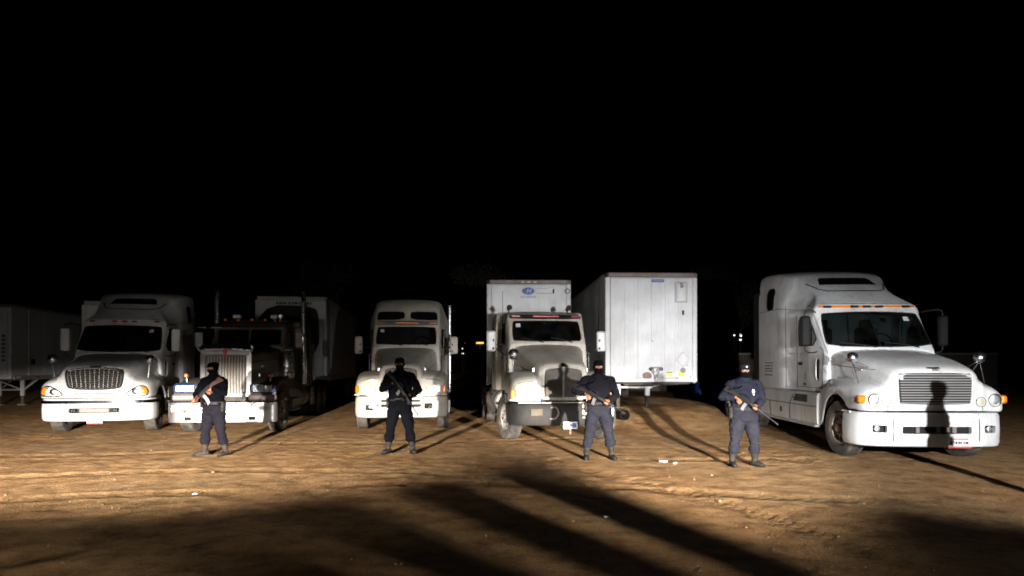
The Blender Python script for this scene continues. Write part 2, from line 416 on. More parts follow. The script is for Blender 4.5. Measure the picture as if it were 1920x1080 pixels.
def text(body, size, loc, rot, m, parent, name='lettering', shear=0.0, align='CENTER'):
    c = bpy.data.curves.new(name, 'FONT'); c.body = body; c.size = size; c.align_x = align; c.align_y = 'CENTER'; c.extrude = 0.002; c.shear = shear
    c.materials.append(M[m])
    tmp = bpy.data.objects.new('lettering_curve', c); COL.objects.link(tmp)
    bpy.context.view_layer.update(); dg = bpy.context.evaluated_depsgraph_get()
    me = bpy.data.meshes.new_from_object(tmp.evaluated_get(dg), depsgraph=dg)
    bpy.data.objects.remove(tmp); bpy.data.curves.remove(c); me.name = name
    if not len(me.materials): me.materials.append(M[m])
    t = link_mesh(name, me, parent); t.location = loc; t.rotation_euler = rot
    return t
def smudge_print(x0, x1, zs, y, pl, m, parent, h=0.03, seed=1):
    """lines of print too small to read"""
    r = random.Random(seed); mb = MB()
    for z in zs:
        x = x0 + r.random() * 0.03
        while x < x1:
            wd = h * (0.4 + r.random() * 0.5)
            c = (x, y, z) if pl == 'F' else (y, x, z); d = (wd, 0.003, h * (0.7 + 0.4 * r.random())) if pl == 'F' else (0.003, wd, h * (0.7 + 0.4 * r.random()))
            mb.box(c, d); x += wd * (1.3 if r.random() < 0.85 else 2.6)
    return mb.build('small_print', m, parent, 0)

# ------------------------------------------------------------------ the setting
_T = np.random.RandomState(3).rand(256, 256)
def vn(x, y):
    xi = np.floor(x).astype(int); yi = np.floor(y).astype(int); fx = x - xi; fy = y - yi
    fx = fx * fx * (3 - 2 * fx); fy = fy * fy * (3 - 2 * fy)
    a = _T[xi % 256, yi % 256]; b = _T[(xi + 1) % 256, yi % 256]; c = _T[xi % 256, (yi + 1) % 256]; d = _T[(xi + 1) % 256, (yi + 1) % 256]
    return (a * (1 - fx) + b * fx) * (1 - fy) + (c * (1 - fx) + d * fx) * fy - 0.5
TRACKS = [((4.3, 14.2), (6.1, 7.2), 0.24), ((5.1, 14.5), (7.6, 7.6), 0.24), ((-12.0, 8.2), (-3.0, 9.2), 0.22), ((-11, 10.2), (-1.0, 11.6), 0.2),
          ((-7, 15.5), (2, 16.3), 0.22), ((-3, 10), (9, 9.0), 0.22), ((0.5, 15), (3.5, 4), 0.24), ((-1.2, 17), (-5.5, 4), 0.24), ((-14, 13), (-6, 14.2), 0.22), ((2, 13.2), (8, 12), 0.2)]
def gh(x, y):
    x = np.asarray(x, float); y = np.asarray(y, float)
    z = 0.025 * vn(x / 3.1 + 7, y / 3.1) + 0.006 * vn(x / 0.9, y / 0.9 + 3) + 0.005 * vn(x / 0.36, y / 0.36) + 0.008 * vn(x / 0.15 + 9, y / 0.15)
    sc = np.clip(vn(x / 1.7 + 40, y / 1.7 + 11) * 3.0, 0, 1)
    z = z + sc * 0.035 * np.abs(vn(x / 0.2 + 5, y / 0.2 + 8))
    for (p, q, wd) in TRACKS:
        dx, dy = q[0] - p[0], q[1] - p[1]; ln = math.hypot(dx, dy); ux, uy = dx / ln, dy / ln
        t = (x - p[0]) * ux + (y - p[1]) * uy; s = -(x - p[0]) * uy + (y - p[1]) * ux + 0.45 * np.sin(t * 0.55 + p[0])
        m = np.clip(t / 1.0, 0, 1) * np.clip((ln - t) / 1.0, 0, 1)
        z = z + m * (-0.012 * np.exp(-(s / wd) ** 4) + 0.005 * np.exp(-((np.abs(s) - wd * 1.45) / 0.09) ** 2)
                     + 0.007 * np.exp(-(s / wd) ** 6) * np.sin((t + np.abs(s) * 0.9) * 2 * np.pi / 0.17))
    g = (np.clip((y - 16.5) / 6.0, 0, 1) * np.clip((9.5 - x - 0.32 * np.maximum(0, 24 - y)) / 3.5, 0, 1) * np.clip((x - 1.9) / 1.2, 0, 1))
    g = g * g * (3 - 2 * g) * (1 - np.clip((y - 30) / 8, 0, 1))
    return z + 0.40 * g * (1 + 0.25 * vn(x / 1.1, y / 1.1))
def gz(x, y): return float(gh(np.array([x]), np.array([y]))[0])

def make_ground():
    def spread(a, b, s, far, n):
        k = np.linspace(0, 1, n + 1)[1:] ** 3
        return np.concatenate([a - (far * k)[::-1] - 0.001, np.arange(a, b, s), b + far * k])
    xs = spread(-18, 16, 0.055, 400, 26); ys = spread(4.8, 24, 0.055, 400, 30)
    X, Y = np.meshgrid(xs, ys); Z = gh(X, Y)
    fade = np.clip((60 - np.hypot(X, Y)) / 30, 0, 1); Z = Z * fade
    v = np.stack([X, Y, Z], -1).reshape(-1, 3); nx, ny = len(xs), len(ys)
    i = np.arange(nx * ny).reshape(ny, nx)
    q = np.stack([i[:-1, :-1], i[:-1, 1:], i[1:, 1:], i[1:, :-1]], -1).reshape(-1, 4)
    me = bpy.data.meshes.new('ground'); me.vertices.add(len(v)); me.vertices.foreach_set('co', v.ravel())
    me.loops.add(q.size); me.loops.foreach_set('vertex_index', q.ravel()); me.polygons.add(len(q))
    me.polygons.foreach_set('loop_start', np.arange(0, q.size, 4)); me.update(calc_edges=True); me.validate()
    me.polygons.foreach_set('use_smooth', np.ones(len(q), bool))
    me.materials.append(M['dirt']); o = link_mesh('ground', me); o['kind'] = 'structure'; o['label'] = 'bare sandy lot with tyre tracks and loose clods'
make_ground()
def make_stones():
    mb = MB(); r = random.Random(5)
    for i in range(1300):
        y = 5 + 17 * r.random() ** 1.4; x = (r.random() * 2 - 1) * min(18, 0.78 * y + 0.5); s = 0.006 + 0.02 * r.random() ** 4
        z = gz(x, y); k = len(mb.v)
        mb.add([(x + s * (0.7 + 0.6 * r.random()) * a, y + s * (0.7 + 0.6 * r.random()) * b, z + s * c * (0.5 + 0.4 * r.random())) for (a, b, c) in
                ((1, 0, 0), (0, 1, 0), (-1, 0, 0), (0, -1, 0), (0.1, 0.1, 1), (0, 0, -1))], [(0, 1, 4), (1, 2, 4), (2, 3, 4), (3, 0, 4), (1, 0, 5), (2, 1, 5), (3, 2, 5), (0, 3, 5)])
    o = mb.build('gravel', 'stone', None, 0); o['kind'] = 'stuff'; o['label'] = 'small loose stones scattered over the sandy lot'
make_stones()

# ------------------------------------------------------------------ truck parts shared by all
_cache = {}
def wheel_meshes():
    if _cache: return _cache
    pr = [(-.105, .295), (-.138, .34), (-.148, .42), (-.138, .49), (-.118, .515)]
    for g in (-.07, -.025, .025, .07): pr += [(g - .009, .517), (g - .008, .503), (g + .008, .503), (g + .009, .517)]
    pr += [(.118, .515), (.138, .49), (.148, .42), (.138, .34), (.105, .295)]
    _cache['tyre'] = MB().lathe(pr, (0, 0, 0), 'x', 40).mesh('tyre', M['tyre'], 25)
    mb = MB().lathe([(-.1, .296), (.09, .296), (.112, .292), (.112, .28), (.085, .268), (.03, .25), (.02, .21), (.06, .15), (.075, .135), (.075, .10), (.09, .085), (.15, .08), (.165, .06), (.168, .004)], (0, 0, 0), 'x', 32)
    _cache['rim'] = mb.mesh('rim', M['rim'], 30)
    mb = MB()
    for k in range(10):
        a = 2 * math.pi * k / 10; mb.lathe([(.03, .026), (.036, .022), (.037, .001)], (0.012, .222 * math.cos(a), .222 * math.sin(a)), 'x', 8)
    _cache['holes'] = mb.mesh('hand_holes', M['gasket'], 0)
    mb = MB()
    for k in range(10):
        a = 2 * math.pi * (k + .5) / 10; mb.lathe([(.06, .02), (.11, .018), (.118, .002)], (0, .14 * math.cos(a), .14 * math.sin(a)), 'x', 6)
    mb.lathe([(.1, .07), (.172, .062), (.175, .002)], (0, 0, 0), 'x', 12)
    _cache['hub'] = mb.mesh('hub', M['chrome'], 30)
    return _cache
def wheel(root, x, y, side, steer=0, dual=False, r=0.52):
    c = wheel_meshes(); o = link_mesh('wheel', c['tyre'], root)
    o.location = (x, y, r); o.rotation_euler = (0, 0, (math.pi if side < 0 else 0) + steer)
    for nm, k in (('rim', 'rim'), ('rim_opening', 'holes'), ('hub', 'hub')):
        if dual and k != 'rim': continue
        link_mesh(nm, c[k], o)
    if dual:
        i = link_mesh('wheel', c['tyre'], root); i.location = (x - side * .33, y, r)
    return o
def chassis(root, y0, y1, front_y, steer=0, tanks=(3.0, 4.6), rear=True, tankmat='dullchrome', rear_y=None):
    mb = MB()
    for s in (-1, 1): mb.box((s * .42, (y0 + y1) / 2, .92), (.09, y1 - y0, .26), .01)
    for y in (y0 + .3, y0 + 2.6, y1 - .3): mb.box((0, y, .92), (.8, .12, .2))
    mb.cyl((-1.0, front_y, .5), (1.0, front_y, .5), .07)
    mb.box((0, y0 + 1.1, 1.0), (.95, 1.5, .8), .1)
    mb.cyl((-.5, y0 + .9, .62), (.5, y0 + .9, .62), .16)
    mb.build('chassis_frame', 'under', root)
    for s in (-1, 1): wheel(root, s * 1.06, front_y, s, steer)
    if rear:
        ry = rear_y or y1 - 1.6
        for y in (ry, ry + 1.32):
            for s in (-1, 1): wheel(root, s * 1.1, y, s, 0, True)
        MB().box((0, ry + .66, 1.12), (.95, 1.1, .12), .03).cyl((-1, ry, .52), (1, ry, .52), .09).cyl((-1, ry + 1.32, .52), (1, ry + 1.32, .52), .09).build('fifth_wheel', 'under', root)
    if tanks:
        for s in (-1, 1):
            t = MB().tube([(s * .88, tanks[0], .74), (s * .88, tanks[0] + .03, .74), (s * .88, tanks[1] - .03, .74), (s * .88, tanks[1], .74)], [.27, .31, .31, .27], 20).build('fuel_tank', tankmat, root)
            for y in (tanks[0] + .3, tanks[1] - .3): MB().tube([(s * .88 + .315 * math.cos(a), y, .74 + .315 * math.sin(a)) for a in np.linspace(0, 2 * math.pi, 20)[:-1]], .012, 5, True).build('tank_strap', 'black', t)

def plate(root, x, y, z, wd=.31, ht=.15, red=True, seed=1, rx=0):
    p = MB().box((x, y, z), (wd, .008, ht), .003).build('number_plate', 'platew', root)
    mb = MB()
    if red: mb.box((x, y - .006, z - ht * .42), (wd * .98, .003, ht * .18)).box((x, y - .006, z + ht * .40), (wd * .7, .003, ht * .12))
    else: mb.box((x + wd * .3, y - .006, z), (wd * .3, .003, ht * .7))
    mb.build('plate_band', 'plater' if red else 'blueink', p, 0)
    o = smudge_print(x - wd * .42, x + wd * (.4 if red else .1), [z + ht * .02], y - .006, 'F', 'ink', p, ht * .26, seed)
    return p
def round_lamp(root, bvh, x, z, r, m='lamp', name='headlight', ring_m='gasket', lab=None):
    y = min(p.y for p in proj(bvh, circ(x, z, r, 8), 'F', 0)) + .01
    o = MB().lathe([(.05, r), (-.012, r), (-.016, r * .9), (.0, r * .86), (.02, r * .8)], (x, y, z), 'y', 24).build(name, ring_m, root, label=lab)
    MB().lathe([(.0, r * .87), (-.014, r * .6), (-.02, r * .3), (-.021, .002)], (x, y, z), 'y', 24).build('lens', m, o)
    return o
def rect_lamp(root, x, y, z, wd, ht, name='headlight', frame='chrome', lens='lamp', two=False, d=.06, lab=None):
    o = MB().box((x, y + d / 2, z), (wd, d, ht), .012).build(name, frame, root, label=lab)
    n = 2 if two else 1
    for k in range(n):
        cw = wd / n; cx = x - wd / 2 + cw * (k + .5)
        mb = MB().box((cx, y - .004, z), (cw - .025, .02, ht - .028), .008)
        mb.build('lens', lens, o)
        m2 = MB()
        for j in range(1, 4): m2.box((cx - (cw - .03) / 2 + (cw - .03) * j / 4, y - .016, z), (.004, .006, ht - .04))
        m2.build('lens_ribs', 'steel', o, 0)
    return o
def arm_mirror(root, s, x, y, z, ht, wd, m='white', body=.11, arms=None, glassy=True):
    o = MB().box((x, y, z), (wd, body, ht), min(.035, wd * .3)).build('mirror', m, root)
    if arms: 
        for a in arms: MB().tube(chaikin(a, 2), .013, 7).build('mirror_arm', 'black', o)
    MB().box((x, y + body / 2 + .003, z), (wd * .85, .008, ht * .92)).build('mirror_glass', 'darkglass', o)
    return o
def dome_mirror(root, s, x, y, z, r, feet):
    o = MB().lathe([(.05, r * .98), (.03, r), (0, r * .97), (-.04, r * .75), (-.065, r * .4), (-.072, .002)], (x, y, z), 'y', 22).build('fender_mirror', 'chrome', root)
    mb = MB()
    for f in feet: mb.tube([(x, y + .02, z - r * .5), f], .009, 6)
    mb.build('mirror_stalk', 'chrome', o)
    return o
def seats_dash(root, yd, zd, hw, steer_x, floor=1.25, back=None):
    MB().box((0, yd + .1, zd - .13), (hw * 2 - .12, .34, .26), .05).build('dashboard', 'black', root)
    for k, (dx, dw, t) in enumerate(((-.55, .22, .3), (-.12, .3, -.2), (.62, .16, .1))):
        MB().box((dx * hw, yd + .02, zd + .012), (dw, .16, .014), .003, Matrix.Rotation(t, 3, 'Z')).build('paper_stack', 'pale', root)
    sw = MB().tube([(steer_x + .22 * math.cos(a), yd + .36 + .08 * math.sin(a), zd + .06 + .2 * math.sin(a)) for a in np.linspace(0, 2 * math.pi, 22)[:-1]], .016, 6, True)
    sw.tube([(steer_x, yd + .2, zd - .1), (steer_x, yd + .36, zd + .06)], .03, 6).box((steer_x, yd + .36, zd + .06), (.42, .02, .04))
    sw.build('steering_wheel', 'black', root)
    for sx in (-.5, .5):
        MB().box((sx, yd + .95, zd - .38), (.5, .5, .14), .05).box((sx, yd + 1.2, zd + .05), (.5, .14, .75), .06).box((sx, yd + 1.2, zd + .5), (.3, .1, .2), .04).build('seat', 'seat', root)
    if back: MB().box((0, back, zd + .2), (hw * 1.8, .03, 1.1)).build('sleeper_curtain', 'seat', root)

def inset(secs, d, yb, lift, dy=0.06):
    o = []
    for (y, out) in secs:
        if y > yb: break
        zmin = min(p[1] for p in out); zmax = max(p[1] for p in out); mid = (zmin + zmax) / 2
        o.append((y + dy, [((max(0, x - d) if x > 0 else 0), (z - d if z > mid else z + lift)) for (x, z) in out]))
    return o
def window(root, bvh, poly, pl, name, glass='glass', inset_=-.02, fr=.016, frame='gasket'):
    o = patch(bvh, poly, pl, inset_, .012).build(name, glass, root, 30)
    ring(bvh, poly, pl, fr, .002).build('window_seal', frame, o)
    return o
def wipers(root, bvh, pts, sticker=None):
    for p in pts:
        o = MB().tube(proj(bvh, dens(p, .1, False), 'F', .03), .011, 5).build('wiper', 'gasket', root)
    if sticker: patch(bvh, rr(sticker[0], sticker[1], .11, .09, .005), 'F', .004, .008).build('window_sticker', 'pale', root)
def markers(root, bvh, xs, z, m='amber', wd=.16, ht=.045):
    for x in xs: patch(bvh, rr(x, z, wd, ht, .02), 'F', .028, .03, bulge=.008).build('marker_light', m, root)
def seams(root, bvh, paths, pl, r=.006, m='gasket', name='panel_seam'):
    for p in paths: ring(bvh, p, pl, r, .001, closed=False, n=5).build(name, m, root, 0)

def bumper_solid(plan, prof):
    """plan: half path (x,y) from centre to rear end; prof: closed (outward offset, z)"""
    P = [np.array(p) for p in chaikin(plan, 2)]
    full = [np.array((-p[0], p[1])) for p in P[::-1]][:-1] + P
    rings = []
    for i, p in enumerate(full):
        a = full[max(0, i - 1)]; b = full[min(len(full) - 1, i + 1)]; t = (b - a) / np.linalg.norm(b - a); n = np.array((t[1], -t[0]))
        rings.append([(p[0] + n[0] * d, p[1] + n[1] * d, z) for (d, z) in prof])
    return MB().rings(rings)
def fender_liner(root, y, s, rad=.64):
    mb = MB(); rings = []
    for x in (s * .70, s * 1.205):
        rings.append([(x, y + rad * math.cos(a), .50 + rad * math.sin(a)) for a in np.linspace(-.1, math.pi + .1, 16)])
    n = 16; v = rings[0] + rings[1]; f = [(k, k + 1, n + k + 1, n + k) for k in range(n - 1)] + [tuple(range(n))]
    mb.add(v, f).build('wheel_well', 'black', root)

# ------------------------------------------------------------------ aero conventional (two white trucks)
def aero(root, v, rear_len=9.2, steer=0):
    P = 'white'
    cy = 1.15
    def arch(y):
        dy = abs(y - cy); return .52 + math.sqrt(max(0, .66 ** 2 - dy * dy)) if dy < .66 else .55
    def hs(y, wo, zt_f, xin, hood_w, zh, zb=None):
        zb = zb if zb is not None else arch(y)
        zb = min(zb, zt_f - .16)
        return (y, [(wo - .015, zb), (wo, zb + .02), (wo, zb + .08), (wo, (zb + zt_f) / 2), (wo - .03, zt_f - .10), (wo - .14, zt_f - .01), (xin + .09, zt_f + .03), (xin, zt_f + .05), (xin - .03, zt_f + .12), (hood_w + .03, zh - .22), (hood_w, zh - .10), (hood_w - .12, zh - .015), (hood_w * .5, zh + .01), (0, zh + .02)])
    H = [hs(.06, 1.08, 1.22, .84, .68, 1.56, .91), hs(.10, 1.16, 1.27, .86, .73, 1.63, .91), hs(.22, 1.22, 1.32, .88, .76, 1.685, .91), hs(.48, 1.245, 1.37, .91, .80, 1.75, .93),
         hs(.62, 1.25, 1.385, .92, .82, 1.78), hs(.85, 1.255, 1.41, .94, .86, 1.83), hs(1.15, 1.255, 1.425, .96, .89, 1.88), hs(1.45, 1.25, 1.42, .98, .92, 1.93), hs(1.68, 1.24, 1.40, 1.0, .95, 1.965),
         hs(1.80, 1.235, 1.36, 1.01, .96, 1.98, .56), hs(2.06, 1.20, 1.28, 1.03, .98, 2.01, .5)]
    hb = shell_half(H); hood = hb.build('hood', P, root, 42); hv = hb.bvh()
    for s in (-1, 1): fender_liner(root, cy, s)
    # cab and sleeper in one lofted body
    def cs(y, zb, wb, zsh, wsh, zt, wt, rc):
        return (y, [(0, zb), (wb - .06, zb), (wb, zb), (wb, zb + .06), (wb, zb + .5), (wsh + .01, zsh - .35), (wsh, zsh - .06), (wsh - .03, zsh + .03), ((wsh + wt) / 2, (zsh + zt - rc) / 2), (wt, zt - rc), (wt - .05, zt - rc * .35), (wt - rc, zt - .03), (wt * .5, zt + .01), (0, zt + .02)])
    C = [cs(1.98, 1.15, 1.06, 1.86, 1.04, 2.03, 1.03, .06), cs(2.02, 1.15, 1.09, 1.95, 1.07, 2.08, 1.05, .07), cs(2.62, 1.15, 1.12, 2.64, 1.09, 2.86, 1.04, .09), cs(2.66, 1.15, 1.12, 2.72, 1.10, 2.97, 1.07, .09), cs(2.80, 1.15, 1.12, 2.80, 1.11, 3.05, 1.04, .13),
         cs(3.25, 1.15, 1.10, 2.90, 1.10, 3.34, .84, .2), cs(3.75, 1.15, 1.11, 3.02, 1.13, 3.62, .92, .24), cs(3.95, 1.15, 1.14, 3.12, 1.16, 3.72, .98, .25), cs(4.1, 1.15, 1.21, 3.2, 1.21, 3.80, 1.05, .24), cs(4.6, 1.15, 1.235, 3.35, 1.23, 3.90, 1.15, .18), cs(5.2, 1.15, 1.24, 3.5, 1.24, 3.96, 1.20, .15), cs(5.8, 1.15, 1.24, 3.5, 1.24, 3.96, 1.20, .15)]
    cb = loft_half(C); bv = cb.bvh(); cab = cb.build('cab', P, root, 42)
    WS = chaikin([(-1.0, 2.10), (0, 2.07), (1.0, 2.10), (1.03, 2.2), (.97, 2.74), (.90, 2.78), (0, 2.81), (-.90, 2.78), (-.97, 2.74), (-1.03, 2.2)], 1, True)
    SW = chaikin([(2.36, 2.12), (3.34, 2.12), (3.38, 2.16), (3.38, 2.66), (3.30, 2.72), (2.88, 2.72), (2.76, 2.66)], 1, True)
    PH = rr(4.92, 3.28, .44, .5, .12, 5)
    inn = inset(C, .07, 3.9, .14)
    cut(cab, [cutter(loft_half(inn)), cutter(MB().prism(WS, 1.4, 3.0, 'F')), cutter(MB().prism(SW, -2, 2, 'S'))], 42)
    wsc = window(root, bv, WS, 'F', 'windscreen')
    MB().tube(proj(bv, dens([(0, 2.1), (0, 2.79)], .1, False), 'F', .0), .016, 6).build('centre_post', 'gasket', wsc)
    wipers(root, bv, [[(-.1, 2.06), (-.45, 2.12), (-.78, 2.16)], [(.75, 2.06), (.45, 2.12), (.08, 2.16)]], (.72, 2.66))
    for s, pl in ((-1, 'L'), (1, 'R')):
        sw = window(root, bv, SW, pl, 'side_window')
        MB().tube(proj(bv, dens([(2.78, 2.12), (2.78, 2.70)], .1, False), pl, .0), .018, 6).build('vent_window_post', 'gasket', sw)
        window(root, bv, PH, pl, 'sleeper_porthole', 'darkglass', .006)
        seams(root, bv, [[(2.14, 1.25), (2.14, 2.0), (2.30, 2.08)], [(3.50, 1.25), (3.50, 2.8)], [(2.14, 1.24), (3.5, 1.24)], [(4.02, 1.2), (4.02, 3.05)], [(2.75, 2.86), (3.5, 2.92), (4.4, 3.02), (5.7, 3.02)]], pl)
        MB().tube([(s * 1.12, 2.36, 1.40), (s * 1.14, 2.36, 1.45), (s * 1.14, 2.36, 1.78), (s * 1.12, 2.36, 1.83)], .010, 7).build('grab_handle', 'dullchrome', root)
        patch(bv, rr(2.36, 1.61, .16, .46, .07, 4), pl, .004, .02).build('handle_recess', 'black', root)
        patch(bv, rr(3.3, 1.74, .2, .07, .02), pl, .02, .03).build('door_handle', 'black', root)
    for s in (-1, 1):
        # side skirt fairing with its steps and doors
        sk = MB()
        prof = [(1.0, .50), (1.20, .50), (1.225, .53), (1.235, .8), (1.225, 1.10), (1.19, 1.14), (1.0, 1.14)]
        sk.rings([[(s * x, y, z) for (x, z) in prof] for y in (2.08, 3.4, 5.9)]).build('side_fairing', P, root, 25)
        fb = sk.bvh(); pl = 'L' if s < 0 else 'R'
        seams(root, fb, [[(2.1, .86), (5.88, .86)], [(3.35, 1.12), (3.62, .86)], [(3.62, .86), (3.62, .53)], [(5.0, .86), (4.92, .53)], [(2.75, 1.0), (3.45, 1.0)]], pl, .008)
        patch(fb, [(2.6, .93), (3.42, .93), (3.28, 1.09), (2.6, 1.09)], pl, .003, .01).build('step_recess', 'under', root)
        patch(fb, rr(4.2, .7, .1, .12, .02), pl, .008, .02).build('latch', 'black', root)
        MB().box((s * 1.2, 4.0, .475), (.14, 3.8, .045), .015).build('step_rail', 'alu', root)
        MB().box((s * 1.21, 6.05, 2.40), (.035, .55, 2.3), .015).build('side_extender', 'black', root)
        MB().box((s * 1.18, 5.87, 2.40), (.04, .14, 2.3), .01).build('extender_hinge', 'black', root)
    # roof: sun roof glass, recessed fairing line, markers
    sr = [(-.62, 3.48), (.62, 3.48), (.56, 3.63), (.50, 3.67), (-.50, 3.67), (-.56, 3.63)]
    patch(bv, sr, 'F', .012, .03).build('roof_window', 'darkglass', root)
    seams(root, bv, [[(-.84, 3.52), (-.70, 3.36), (-.55, 3.31), (.55, 3.31), (.70, 3.36), (.84, 3.52)]], 'F', .016, 'gasket', 'fairing_groove')
    seams(root, bv, [[(-1.0, 2.99), (1.0, 2.99)]], 'F', .007)
    chassis(root, .35, rear_len, cy, steer, None, True, rear_y=rear_len - 2.3)
    seats_dash(root, 2.55, 2.12, 1.0, .45, back=3.85)
    if v == 'left':
        markers(root, bv, (-.82, -.25, 0, .25, .82), 2.925, 'red', .13, .05)
        for sx in (-.45, .45): MB().box((sx, 2.62, 2.62), (.78, .02, .2), .01, Matrix.Rotation(R(20), 3, 'X')).build('sun_visor', 'seat', root)
        MB().box((-.62, 3.3, 2.42), (.22, .05, .34), .02).build('headrest_towel', 'pale', root)
        # bright grille: dark surround, chrome frame, bars
        gp = chaikin([(-.52, 1.13), (0, 1.10), (.52, 1.13), (.58, 1.22), (.62, 1.52), (.57, 1.61), (0, 1.645), (-.57, 1.61), (-.62, 1.52), (-.58, 1.22)], 2, True)
        g = patch(hv, [(x * 1.07, 1.375 + (z - 1.375) * 1.05) for x, z in gp], 'F', .012, .06).build('grille', 'gasket', root)
        ring(hv, [(x * .97, 1.36 + (z - 1.36) * .96) for x, z in gp], 'F', .022, .02).build('grille_frame', 'chrome', g)
        for k in range(9):
            z = 1.16 + k * .05; hw = .50 + .008 * k
            MB().tube(proj(hv, dens([(-hw, z), (hw, z)], .16, False), 'F', .034), .012, 6).build('grille_bar', 'chrome', g)
        for k in range(11):
            x = -.475 + k * .095
            MB().tube(proj(hv, dens([(x, 1.14), (x * 1.12, 1.60)], .1, False), 'F', .026), .006, 5).build('grille_upright', 'dullchrome', g)
        patch(hv, rr(0, 1.675, .26, .045, .02), 'F', .02, .03).build('hood_emblem', 'chrome', root)
        patch(hv, rr(0, 1.01, .92, .045, .02), 'F', .004, .02).build('hood_slot', 'tarnish', root)
        for s in (-1, 1):
            hp = chaikin([(s * .66, .955), (s * .78, 1.08), (s * .95, 1.19), (s * 1.08, 1.20), (s * 1.17, 1.12), (s * 1.18, .98), (s * 1.08, .94)], 2, True)
            h = patch(hv, hp, 'F', .012, .03, bulge=.012).build('headlight', 'lamp', root)
            ring(hv, hp, 'F', .016, .012).build('lamp_bezel', 'black', h)
            patch(hv, chaikin([(s * 1.03, 1.02), (s * 1.03, 1.16), (s * 1.10, 1.17), (s * 1.165, 1.10), (s * 1.17, 1.0), (s * 1.1, .99)], 1, True), 'F', .026, .02, bulge=.01).build('turn_signal', 'amber', h)
            patch(hv, circ(s * .90, 1.06, .075), 'F', .03, .02, bulge=.02).build('low_beam_bowl', 'chrome', h)
    else:
        mk = patch(bv, [(-.98, 2.905), (.98, 2.905), (.98, 2.95), (-.98, 2.95)], 'F', .02, .03).build('marker_strip', 'amber', root)
        for x in (-.25, 0, .25, .8, -.8): patch(bv, rr(x, 2.925, .17, .05, .02), 'F', .03, .02).build('marker_lamp', 'black', mk)
        gp = chaikin([(-.56, 1.02), (.56, 1.02), (.60, 1.06), (.62, 1.54), (.58, 1.57), (-.58, 1.57), (-.62, 1.54), (-.60, 1.06)], 1, True)
        g = patch(hv, gp, 'F', .006, .05).build('grille', 'black', root)
        ring(hv, [(x * 1.04, 1.295 + (z - 1.295) * 1.05) for x, z in gp], 'F', .022, .0).build('grille_frame', P, g)
        for k in range(12):
            z = 1.05 + k * .0445
            MB().tube(proj(hv, dens([(-.575 - .003 * k, z), (.575 + .003 * k, z)], .16, False), 'F', .022), .0135, 6, flat=.8).build('grille_bar', 'alu', g)
        patch(hv, rr(0, 1.655, .22, .03, .012), 'F', .012, .02).build('hood_emblem', 'chrome', root)
        patch(hv, circ(0.02, 1.61, .06, 14, .035), 'F', .012, .02).build('hood_badge', 'dullchrome', root)
        for s in (-1, 1):
            round_lamp(root, hv, s * 1.01, 1.10, .115); round_lamp(root, hv, s * .775, 1.07, .088, 'yellamp', 'fog_lamp', 'gasket')
            MB().box((s * 1.20, .155, 1.11), (.13, .10, .145), .03, Matrix.Rotation(R(s * 30), 3, 'Z')).build('turn_signal', 'amber', root)
            seams(root, hv, [[(s * .80, 1.0), (s * .80, .92)]], 'F')
            pl = 'L' if s < 0 else 'R'
            seams(root, hv, [[(.5, 1.62), (1.2, 1.66), (1.9, 1.72)]], pl)
            patch(hv, rr(.9, 1.62, .12, .06, .02), pl, .012, .02).build('hood_latch', 'chrome', root)
        lab = root
        smudge_print(4.75, 5.35, (1.76, 1.69, 1.62, 1.56, 1.47), -1.243, 'L', 'ink', root, .028, 4)
        text('1', .2, (-1.118, 3.0, 1.46), (R(90), 0, R(-90)), 'ink', root, 'door_number')
        smudge_print(2.85, 3.15, (1.3,), -1.112, 'L', 'ink', root, .05, 9)
    # bumper
    plan = [(0, .0), (.5, .0), (.95, .06), (1.20, .22), (1.265, .5), (1.265, .74)]
    zb, zt = (.34, .89) if v == 'left' else (.29, .885)
    prof = [(-.05, zb), (-.01, zb + .015), (.012, zb + .07), (.02, (zb + zt) / 2), (.008, zt - .06), (-.02, zt - .005), (-.05, zt), (-.14, zt), (-.14, zt - .04), (-.07, zt - .06), (-.05, zb + .05), (-.07, zb)]
    bb = bumper_solid(plan, prof); bm_ = bb.bvh(); bum = bb.build('bumper', P, root, 40)
    def fopen(x, z, wd, ht): 
        return cutter(MB().prism(rr(x, z, wd, ht, .025), -.3, .32, 'F'))
    if v == 'left':
        cut(bum, [fopen(.0, .60, 1.12, .13)], 40)
        MB().box((0, .09, .60), (1.2, .05, .2)).build('bumper_recess', 'black', bum)
        MB().box((0, .03, .60), (.66, .04, .10), .01).build('bumper_infill', 'tarnish', bum)
        for s in (-1, 1):
            rect_lamp(bum, s * .46, .02, .60, .15, .09, 'fog_lamp', 'black', 'darkglass')
            ring(bm_, rr(s * .80, .64, .10, .09, .02), 'F', .007, .002).build('tow_hole', 'steel', bum)
        tb = bumper_solid(plan, [(.012, .765), (.03, .77), (.03, .845), (.012, .85)]); tb.build('bumper_trim', 'darkchrome', bum)
        plate(bum, .02, -.025, .36, .34, .16, True, 3)
    else:
        cut(bum, [fopen(.0, .585, 1.16, .125), fopen(-.93, .60, .22, .125), fopen(.93, .60, .22, .125)], 40)
        MB().box((0, .11, .585), (1.25, .05, .2)).build('bumper_recess', 'black', bum)
        for x in (-.3, .05, .2, .32): MB().box((x, .05, .585), (.07, .03, .11), .008).build('bumper_bracket', 'tarnish', bum)
